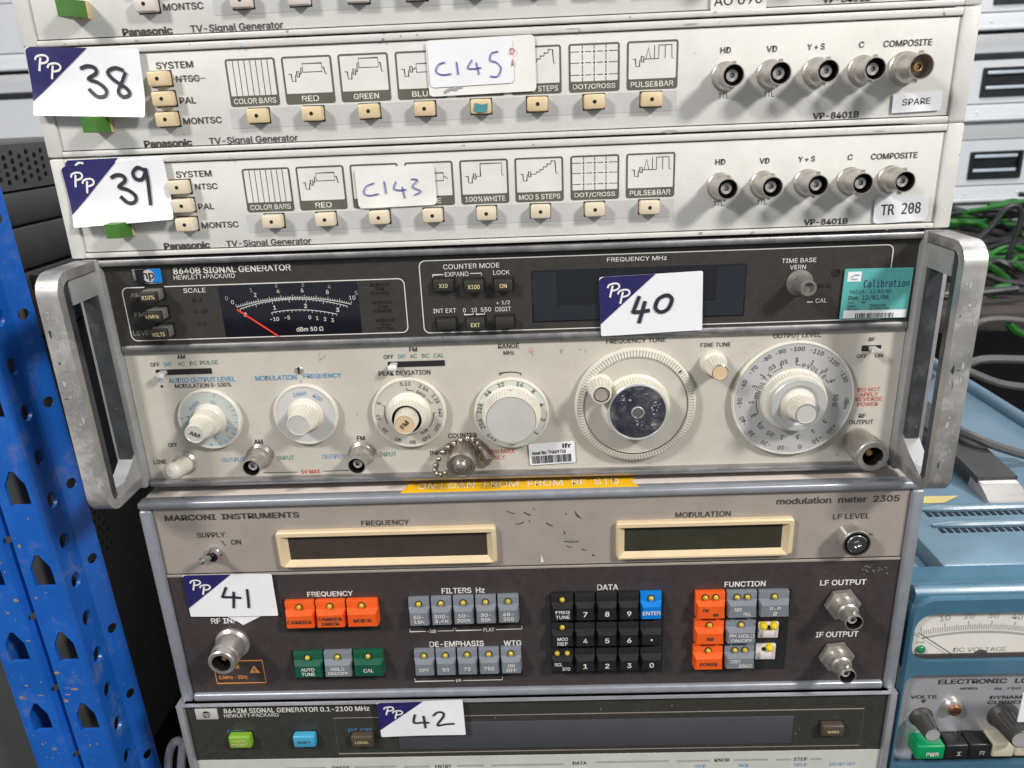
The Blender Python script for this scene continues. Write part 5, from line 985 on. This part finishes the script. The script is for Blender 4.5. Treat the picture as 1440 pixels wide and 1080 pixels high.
for i in range(0, 52):
    L = .0062 if i % 10 == 0 else (.0044 if i % 5 == 0 else .0036); r0 = R+.0016
    ribbon(g, [(ux+r0*math.cos(th(i)), uz+r0*math.sin(th(i))), (ux+(r0+L)*math.cos(th(i)), uz+(r0+L)*math.sin(th(i)))], .0003, LG, Pm)
for i in range(10, 51, 10): text3(g, str(i), (ux+(R+.0112)*math.cos(th(i)), YMt, uz+(R+.0112)*math.sin(th(i))), .0038, LG, th(i)-math.pi/2, 0)
text(g, 'DC VOLTAGE', 1340.7, 1415.5, 912.7, 6.3, LG, YMt, .0); text(g, 'ON', 1289, 1299, 903, 3.5, LG, YMt, 0); put(g, 'lettering', mo)
g = MB(); line(g, ((1291.5, 889.5), (1345, 924)), 1.3, LD, YMt-.0012); put(g, 'meter_needle', mo)
g = MB(); g.sphere(at(1295, 913, YMt-.0005), .0026, mt['emerald'], 16, 10, (1, .7, 1)); put(g, 'indicator_lamp', mo)
# control panel
YC = .0005; g = MB().box(px0-.002, XR-.008, YC, .010, pz0-.002, pz1+.002, mt['silver']); cp = put(g, 'control_panel', el); g = MB()
def E_(s, x0, x1, y, h, bold=.02): text(g, s, x0, x1, y, h, LD, YC, bold)
E_('ELECTRONIC', 1319.5, 1416, 957.8, 6.8, .05); E_('LOAD', 1427.5, 1468, 956.5, 6.8, .05); E_('MODEL', 1350.5, 1376, 967.8, 3.2); E_('BL 750', 1399, 1435, 967.8, 3.2); E_('VOLTS', 1280.5, 1317, 979.8, 5, .04)
E_('DYNAMIC', 1392, 1452, 980, 5, .04); E_('CURRENT', 1388.5, 1450, 987, 5, .04); E_('MODE', 1346, 1366, 1027.5, 3); q = at(1298.5, 986, YC); fill(g, [(q.x-.0018, q.z+.0012), (q.x+.0018, q.z+.0012), (q.x, q.z-.0016)], LD, lambda a, b: (a, YC-LIFT, b))
line(g, ((1322, 1030), (1330, 1027.5), (1343, 1027)), .9, LG, YC); line(g, ((1369, 1027), (1398, 1027), (1402, 1029)), .9, LG, YC); c = at(1294.5, 1009, YC)
ribbon(g, [(c.x+.0098*math.cos(2*math.pi*i/40), c.z+.0098*math.sin(2*math.pi*i/40)) for i in range(40)], .0004, LG, lambda a, b: (a, YC-LIFT, b), True)
for i, s in enumerate(('0', '10', '20', '30')): t = math.radians(175-50*i); text3(g, s, (c.x+.0080*math.cos(t), YC, c.z+.0080*math.sin(t)), .0022, LG, 0, .01)
put(g, 'lettering', cp)
def knb(px, py, k):
    p = at(px, py, YC); o = put(MB().lathe(p, [(.0078*k, 0), (.0074*k, .001*k), (.0064*k, .003*k, .0003), (.0052*k, .0150*k, .0003), (.0051*k, .0155*k), (.0048*k, .0158*k), (.0044*k, .0158*k)], [mt['knobblk']]*5+[mt['knobblk'], mt['spun']], 48), 'control_knob', el); return o
knb(1295, 1008, .92); knb(1410, 1006, 1.2)
p = at(1338, 992, YC); o = put(MB().lathe(p, [(.0058, 0), (.0058, .0012), (.0050, .0024), (.0046, .0034), (.0038, .0036)], mt['nickel'], 28), 'adjuster', el); g = MB().lathe(p, [(.0037, .003), (.0036, .0048), (.0030, .0052)], mt['copper'], 20); g.box(p.x-.0024, p.x+.0024, YC-.0056, YC-.0050, p.z-.0004, p.z+.0004, mt['black']); put(g, 'adjuster_screw', o)
put(MB().box(at(1284, 1050, YC).x, XR-.012, YC-.0008, YC+.004, pz0, at(1340, 1036, YC).z, mt['slotblk']), 'key_well', el)
for i, (x0, x1, m_, s, lm) in enumerate(((1289.5, 1329.5, mt['pwr'], 'PWR', mt['letwhite']), (1330.5, 1362.5, mt['keyblack'], 'I', mt['letgrey']), (1363.5, 1395, mt['keyblack'], 'R', mt['letgrey']), (1396, 1427, mt['ivory'], '', mt['letgrey']), (1428, 1460, mt['ivory'], '', LD))):
    yk = -.0105; A = at(x0, 1056, yk); B = at(x1, 1056, yk); z1_ = at(1340, 1049-i*.6, yk).z; z0_ = at(1340, 1068-i*.6, yk).z
    k = put(MB().box(A.x, B.x, yk, YC+.001, z0_, z1_, m_, .0013, 3), 'piano_key', el)
    if s: t = MB(); text3(t, s, ((A.x+B.x)/2+.001, yk, (z0_+z1_)/2-.001), .0030, lm, 0, .03, width=.0021*len(s)+.001); put(t, 'lettering', k)
g = MB(); q = at(1450, 992, -.02); g.box(q.x-.006, q.x+.02, -.0207, -.02, q.z-.011, q.z+.009, mt['paper']); put(g, 'paper_tag', el)
for x in (.24, .39):
    for y in (.03, .36): put(MB().box(x-.008, x+.008, y, y+.016, SH, SH+.007, mt['black']), 'foot', el)

# ------------------------------------------------------------------ blue rack upright on the left
u0, u1 = -.3244, -.2752; ug = -.2995; YU = 0.0; zb_, zt_ = .70, 1.62
ru = thing('shelving_upright', 'blue steel shelving upright with keyhole slots, left edge of the picture', 'shelving upright', ((u0+u1)/2, YU, zb_)); ru.rotation_euler.y = -.018; ru.location.x += .0037
def zlist(pts, Y=None, X=None): return [(at(a, b, Y).z if Y is not None else atX(a, b, X).z) for a, b in pts]
kz = zlist(((57, 803), (89, 910), (121, 1008)), YU); kp = (kz[0]-kz[2])/2; k0 = kz[1]
def keyhole(cx, cz): w = .0062; h = .0105; return [(cx-w, cz-h), (cx+w, cz-h), (cx+w, cz-h*.2), (cx+w*.95, cz+h*.25), (cx+w*.55, cz+h*.62), (cx+w*.2, cz+h), (cx-w*.2, cz+h), (cx-w*.55, cz+h*.62), (cx-w*.95, cz+h*.25), (cx-w, cz-h*.2)]
T_ = .0022; br = mt['rackblue']; rg = .0035
cR = (ug+rg+u1)/2+.001; cL = (u0+ug-rg)/2-.0005
def zs(z0, p, lo, hi):
    n0 = math.ceil((lo-z0)/p); return [z0+p*i for i in range(n0, int((hi-z0)/p)+1)]
rows_ = [z for z in zs(k0, kp, zb_+.02, zt_-.02)]
g = MB(); g.holed([(ug+rg, zb_), (u1-.003, zb_), (u1-.003, zt_), (ug+rg, zt_)], [keyhole(cR, z) for z in rows_], YU+T_, YU, br); put(g, 'slotted_face', ru)
g = MB(); g.holed([(u0, zb_), (ug-rg, zb_), (ug-rg, zt_), (u0, zt_)], [keyhole(cL, z+.001) for z in rows_], YU+T_, YU, br); put(g, 'slotted_face', ru)
# groove between the two faces, with half-round holes
gz = zlist(((45, 868), (78, 968)), YU+.003); gp = gz[0]-gz[1]
g = MB()
for s in (-1, 1):
    P = (lambda sg: (lambda a, b, dd: (ug+sg*(rg-a*rg/.006), YU+a+dd*.6, b)))(s)
    g.holed([(0, zb_), (.006, zb_), (.006, zt_), (0, zt_)], [circ(.0033, z, .0024, 12) for z in zs(gz[0], gp, zb_+.02, zt_-.02)], .002, 0, br, P)
put(g, 'groove', ru)
# side web and back flange
sz = zlist(((116, 813), (186, 1053)), X=u1); sp_ = (sz[0]-sz[1])/5; D_ = .0225
g = MB(); bend = [(0, 0), (.0012, .0004), (.0022, .0012), (.003, .003)]
for i in range(3): (a0, d0), (a1, d1) = bend[i], bend[i+1]; g.add([(u1-.003+a, YU+dd, z) for a, dd in ((a0, d0), (a1, d1)) for z in (zb_, zt_)], [(0, 1, 3, 2)], br)
g.holed([(YU+.003, zb_), (YU+D_, zb_), (YU+D_, zt_), (YU+.003, zt_)], [[(YU+.0125+a*.85, z+b) for a, b in circ(0, 0, .0050, 18)] for z in zs(sz[0], sp_, zb_+.02, zt_-.02)], u1-T_, u1, br, lambda a, b, dd: (dd, a, b)); put(g, 'side_web', ru)
fz = zlist(((127, 789), (155, 885), (180, 975)), X=u1); fp = (fz[0]-fz[2])/2
Pf = lambda a, b, dd: (u1+a*.45+dd*.3, YU+D_+a*.9, b)
g = MB(); g.holed([(0, zb_), (.0125, zb_), (.0125, zt_), (0, zt_)], [[(.0062+a, z+b) for a, b in circ(0, 0, .0032, 14)] for z in zs(fz[0], fp, zb_+.02, zt_-.02)], -.002, 0, br, Pf); put(g, 'back_flange', ru)
g = MB(); g.box(u0-.002, u0, YU+.0005, YU+.03, zb_, zt_, br); put(g, 'side_web', ru)
g = MB(); rr_ = random.Random(21)
for _ in range(170):
    px, py = rr_.uniform(8, 165), 1080-abs(rr_.gauss(0, 190)); pxe = 61+(py-720)*.311
    p = at(px, py, YU)
    if not (u0+.002 < p.x < u1-.005) or abs(p.x-ug) < .005: continue
    if any(inside((p.x, p.z), [(c[0]+(c[0]-k[0])*.25, c[1]+(c[1]-k[1])*.25) for c in keyhole(*k)]) for z in rows_ for k in ((cR, z), (cL, z+.001))): continue
    r1, r2 = rr_.choice((.0004, .0007, .0012, .0022))*rr_.uniform(.7, 1.2), rr_.choice((.0003, .0005, .0009, .0013))*rr_.uniform(.7, 1.2); fill(g, [(p.x+r1*math.cos(t)*rr_.uniform(.6, 1.1), p.z+r2*math.sin(t)*rr_.uniform(.5, 1.1)) for t in (0, .7, 1.4, 2.1, 2.8, 3.5, 4.2, 4.9, 5.6)], mt['rackrust'], lambda a, b: (a, YU-.00015, b))
put(g, 'scuff_marks', ru)

# ------------------------------------------------------------------ dark instruments behind the upright
XD = -.300; YD0, YD1 = .042, .50
def dark(z0, z1, label, name='dark_instrument', mat_=None, holes=None, fins=False):
    t = thing(name, label, 'dark instrument', (XD-.21, YD0, z0), 'dark instruments stacked behind the blue upright')
    if holes:
        put(MB().box(XD-.42, XD-.002, YD0, YD1, z0, z1, mt['darkbox2'], .0015), 'casing', t); g = MB(); P = lambda a, b, dd: (dd, a, b)
        g.holed([(YD0, z0), (YD1, z0), (YD1, z1), (YD0, z1)], [circ(a, b, holes[1], 8) for a, b in holes[0]], XD-.0018, XD, mat_ or mt['darkbox'], P, back=False); put(g, 'perforated_side', t)
    else: put(MB().box(XD-.42, XD, YD0, YD1, z0, z1, mat_ or mt['darkbox'], .0018), 'casing', t)
    if fins:
        for i in range(26):
            y = YD0+.006+i*.0125; put(MB().box(XD-.002, XD+.006, y, y+.006, z0+.001, z1-.001, mt['rib'], .0025), 'cooling_fin', t)
    return t
dz_ = lambda px, py: atX(px, py, XD).z
za, zb1, zc1, zd1 = dz_(50, 200), dz_(70, 262), dz_(70, 309), dz_(80, 366)
hp_ = []
for i in range(9):
    for j in range(5):
        y = .1135-.0072*i; z = zb1+.0052+.0046*j-(0 if i % 2 else .0023)
        if YD0+.004 < y < YD1 and zb1+.003 < z < za-.004: hp_.append((y, z))
dark(zb1+.001, za, 'dark green-grey instrument with perforated side, top of the dark stack', holes=(hp_, .0019))
dark(zc1+.0005, zb1, 'slim dark instrument under the perforated one')
dark(zd1, zc1-.0005, 'taller dark instrument with plain side above the finned one')
dark(zd1-.040, zd1-.0015, 'dark instrument with cooling fins along its side', 'finned_instrument', fins=True)
h2 = []
for i in range(7):
    for j in range(7):
        p = atX(140+i*8, 735+j*9, XD)
        h2.append((round(YD0+.006+.0062*i+(0 if j % 2 else .0031), 4), zd1-.16-.0058*j))
dark(zd1-.36, zd1-.0415, 'tall black instrument case low on the left, perforated near its top', holes=(h2, .0017), mat_=mt['darkbox2'])
pg = thing('pale_instrument', 'pale blurred instrument edge below the blue upright, bottom left corner', 'instrument', (-.43, .09, .76)); put(MB().box(-.475, -.395, .09, .4, .76, .885, mt['cab'], .004), 'casing', pg); put(MB().box(-.47, -.40, .086, .09, .78, .87, mt['whitecard'], .001), 'front_panel', pg)

# ------------------------------------------------------------------ white cabinets on the shelf at the back
YW = 1.2
def cabinet(x0, x1, z0, z1, hx, label, gap=False):
    t = thing('white_drawer_unit', label, 'drawer unit', ((x0+x1)/2, YW, z0), 'white drawer units stacked at the back'); H = z1-z0; c = mt['cab']
    put(MB().box(x0, x1, YW+.006, YW+.45, z0+.001, z1-.0006, c, .002), 'casing', t)
    put(MB().box(x0, x1, YW-.016, YW+.008, z0+.0005, z0+.007, c, .002), 'ledge', t)
    put(MB().box(x0+.001, x1-.001, YW-.001, YW+.008, z0+.0072, z0+H*.195, c, .0008), 'screw_strip', t)
    d0, d1 = z0+H*.208, z0+H*(.70 if gap else .755)
    hw, hh, hz = .0505, .026, z0+H*.45; g = MB(); g.holed([(x0+.001, d0), (x1-.001, d0), (x1-.001, d1), (x0+.001, d1)], [rrect(hx-hw, hx+hw, hz-hh, hz+hh, .002, 2)], YW+.008, YW-.002, c); put(g, 'drawer_front', t)
    g = MB(); g.holed(rrect(hx-hw, hx+hw, hz-hh, hz+hh, .002, 2), [rrect(hx-hw+.006, hx+hw-.006, hz-hh+.011, hz+hh-.005, .001, 2)], YW+.004, YW-.005, mt['cabdark']); g.box(hx-hw+.004, hx+hw-.004, YW+.0035, YW+.0055, hz-hh+.004, hz+hh-.004, mt['cabdark']); o = put(g, 'recessed_handle', t)
    for zz, dd in ((hz+hh-.009, 0), (hz-hh+.0165, .006)): put(MB().box(hx-hw+.008, hx+hw-.012, YW-.007, YW-.0035, zz-.0028, zz+.0028, mt['cabline'], .0008), 'handle_lip', o)
    if gap: put(MB().box(x0+.001, x1-.001, YW+.003, YW+.008, d1+.001, d1+H*.07, mt['cabdark']), 'dark_gap', t); d1 += H*.07
    put(MB().box(x0+.001, x1-.001, YW, YW+.008, d1+.0022, z1-.0008, c, .0008), 'upper_strip', t)
    sm = MB().lathe((0, 0, 0), [(.0034, 0), (.0030, .0014), (.0016, .002)], c, 12).mesh('screw_head', (0, 0, 0))
    for sx in (hx-.048, hx+.052, x0+.03, x1-.03): inst(sm, 'screw_head', t, (sx, YW-.001, z0+H*.105))
z_a, z_b, z_c = at(1400, 43, YW).z, at(1390, 170, YW).z, at(1380, 283, YW).z; hX = (at(1361, 233, YW).x+at(1435, 233, YW).x)/2; pt = (z_a-z_c)/2
ZS = z_c-pt*.24-.004
for i, (zz, nm) in enumerate(((z_a, 'upper'), (z_b, 'middle'), (z_c, 'lower'))):
    for side, (x0, x1, hx) in (('right', (hX-.30, hX+.36, hX)), ('left', (-1.50, -.86, -1.18))):
        lb = {('right', 0): 'white drawer unit top right corner, only its lower edge in view', ('right', 1): 'white drawer unit with dark slot above its black handle, right', ('right', 2): 'white drawer unit with black handle just above the cables, right',
              ('left', 0): 'white drawer unit beside the topmost generator, top left corner', ('left', 1): 'white drawer unit with a dark slot, left of lot 38', ('left', 2): 'white drawer unit just above the dark instruments, far left'}[(side, i)]
        z0 = zz-(0 if side == 'right' else -.010)
        cabinet(x0, x1, z0, z0+pt-.001, hx, lb, gap=(i == 1)) if i < 2 or side == 'left' else cabinet(x0, x1, z0, z0+pt-.001, hx, lb)
for side, (x0, x1) in (('right', (hX-.30, hX+.36)), ('left', (-1.50, -.86))):
    t = thing('white_plinth', f'plain white plinth carrying the drawer units on the {side}', 'plinth', ((x0+x1)/2, YW, ZS)); put(MB().box(x0, x1, YW, YW+.45, ZS, z_c-.0005+(0 if side == 'right' else .010), mt['cab'], .002), 'plinth_box', t)

# ------------------------------------------------------------------ setting: shelves, back wall, floor
def struct(mb, name): o = put(mb, name); o['kind'] = 'structure'; return o
struct(MB().box(-.75, .95, -.03, .60, SH-.03, SH, mt['shelfdark'], .002), 'front_shelf')
struct(MB().box(-1.7, 1.8, .53, 1.75, ZS-.024, ZS, mt['shelf'], .002), 'back_shelf')
struct(MB().box(-2.2, 2.3, 1.78, 1.84, -.1, 2.2, mt['wall']), 'back_wall')
struct(MB().box(-4, 4, -3, 3, -.12, -.08, mt['wall']), 'floor')

# ------------------------------------------------------------------ cables
def cable(pts, r, m, name, label, group, k=8): tag(put(MB().tube(smooth(pts, k), r, m, 8), name), label, 'cable', group)
GG = 'green cables heaped on the back shelf'; GB = 'dark cables heaped on the back shelf'
def pxl(lst, Y): return [at(a, b, Y if not isinstance(Y, (list, tuple)) else Y[i]) for i, (a, b) in enumerate(lst)]
cable(pxl(((1374, 338), (1388, 325), (1400, 312), (1413, 295), (1423, 289), (1433, 292), (1436, 306), (1427, 336), (1418, 362), (1419, 382), (1428, 393), (1446, 398)), .70), .0040, mt['cabblack'], 'black_cable', 'black cable standing up in a tall loop in front of the white drawers', GB)
cable(pxl(((1376, 384), (1392, 390), (1412, 396), (1446, 400)), .62), .0040, mt['cabblack'], 'black_cable', 'black cable lying across the green heap, halfway down', GB)
cable(pxl(((1366, 462), (1380, 452), (1408, 448.5), (1446, 452)), .50), .0037, mt['cabgrey'], 'grey_cable', 'grey cable along the front edge of the back shelf', GB)
cable(pxl(((1352, 520), (1366, 510), (1390, 505), (1446, 506)), .43), .0046, mt['cabgrey'], 'grey_cable', 'upper grey cable hanging over the black gap behind the blue load', GB)
cable(pxl(((1350, 516), (1366, 524), (1405, 539), (1446, 545)), .415), .0042, mt['cabgrey'], 'grey_cable', 'lower grey cable hanging over the black gap behind the blue load', GB)
cable([atZ(px_, py_, zt+zz_) for px_, py_, zz_ in ((1330, 596, .012), (1345, 604, .020), (1358, 610, .023), (1373, 616, .023), (1391, 624, .020), (1418, 633, .012), (1450, 642, .006))], .0036, mt['cabgrey'], 'grey_cable', 'grey cable crossing the top of the blue load behind its strap', 'dark cables on the blue load')
cable(pxl(((1311, 525), (1300, 537), (1294, 556), (1297, 578), (1306, 592), (1318, 600)), .27), .0040, mt['cabgrey'], 'grey_cable', 'grey cable curving down behind the right aluminium handle', 'dark cables on the blue load')
cable(pxl(((1388, 370), (1402, 381), (1417, 394), (1436, 412)), .66), .0052, mt['cabgreen'], 'green_cable', 'bright green cable slanting straight down beside the black loop', GG)
cable(pxl(((1420, 404), (1405, 405), (1396, 412), (1394, 424), (1402, 435), (1420, 441)), .60), .0050, mt['cabgreen'], 'green_cable', 'green cable bent in a hook at the middle of the heap', GG)
cable(pxl(((1330, 312), (1360, 313), (1376, 314), (1385, 320)), .95), .0060, mt['cabgreen'], 'green_cable', 'green cable in an arch directly under the white drawers', GG)
cable(pxl(((1418, 455), (1428, 465), (1450, 474)), .50), .0050, mt['cabgreen'], 'green_cable', 'green cable drooping over the shelf edge at the picture border', GG)
rc = random.Random(14)
for i in range(70):        # the heap: slack coils, dark and green mixed
    blk = i % 2 == 1; y = rc.uniform(.60, 1.10); x = rc.uniform(.52, 1.02)*(y+.372); a = rc.uniform(0, 6.28); pts = []
    z = ZS+.006+rc.uniform(0, .075)*max(.2, 1-abs(y-.85)*1.6); R1 = rc.uniform(.05, .16); R2 = rc.uniform(.03, .09); n_ = rc.randint(6, 11); tw = rc.uniform(-.6, .6)
    for j in range(n_):
        b_ = a+j*rc.uniform(.35, .75); px_, py_ = R1*math.cos(b_), R2*math.sin(b_)
        pts.append((max(.31, x+px_*math.cos(tw)-py_*math.sin(tw)+.010*j), min(1.15, max(.565, y+px_*math.sin(tw)+py_*math.cos(tw))), max(ZS+.006, z+rc.uniform(-.010, .012))))
    cable(pts, .0045 if blk else rc.choice((.0030, .0036)), mt['cabblack'] if blk else mt['cabgreen'], 'black_cable' if blk else 'green_cable', 'black cable coiled loosely in the tangle on the back shelf' if blk else 'green cable coiled loosely in the tangle on the back shelf', 'loose black coils in the tangle' if blk else 'loose green coils in the tangle', 6)
cable([atX(236, 1090, -.27), atX(238, 1060, -.27), atX(246, 1043, -.262), atX(256, 1046, -.258), atX(255, 1070, -.258), atX(254, 1100, -.258)], .0028, mt['cab'], 'pale_cable', 'pale cable bent over in the dark gap beside the bottom generator', None)
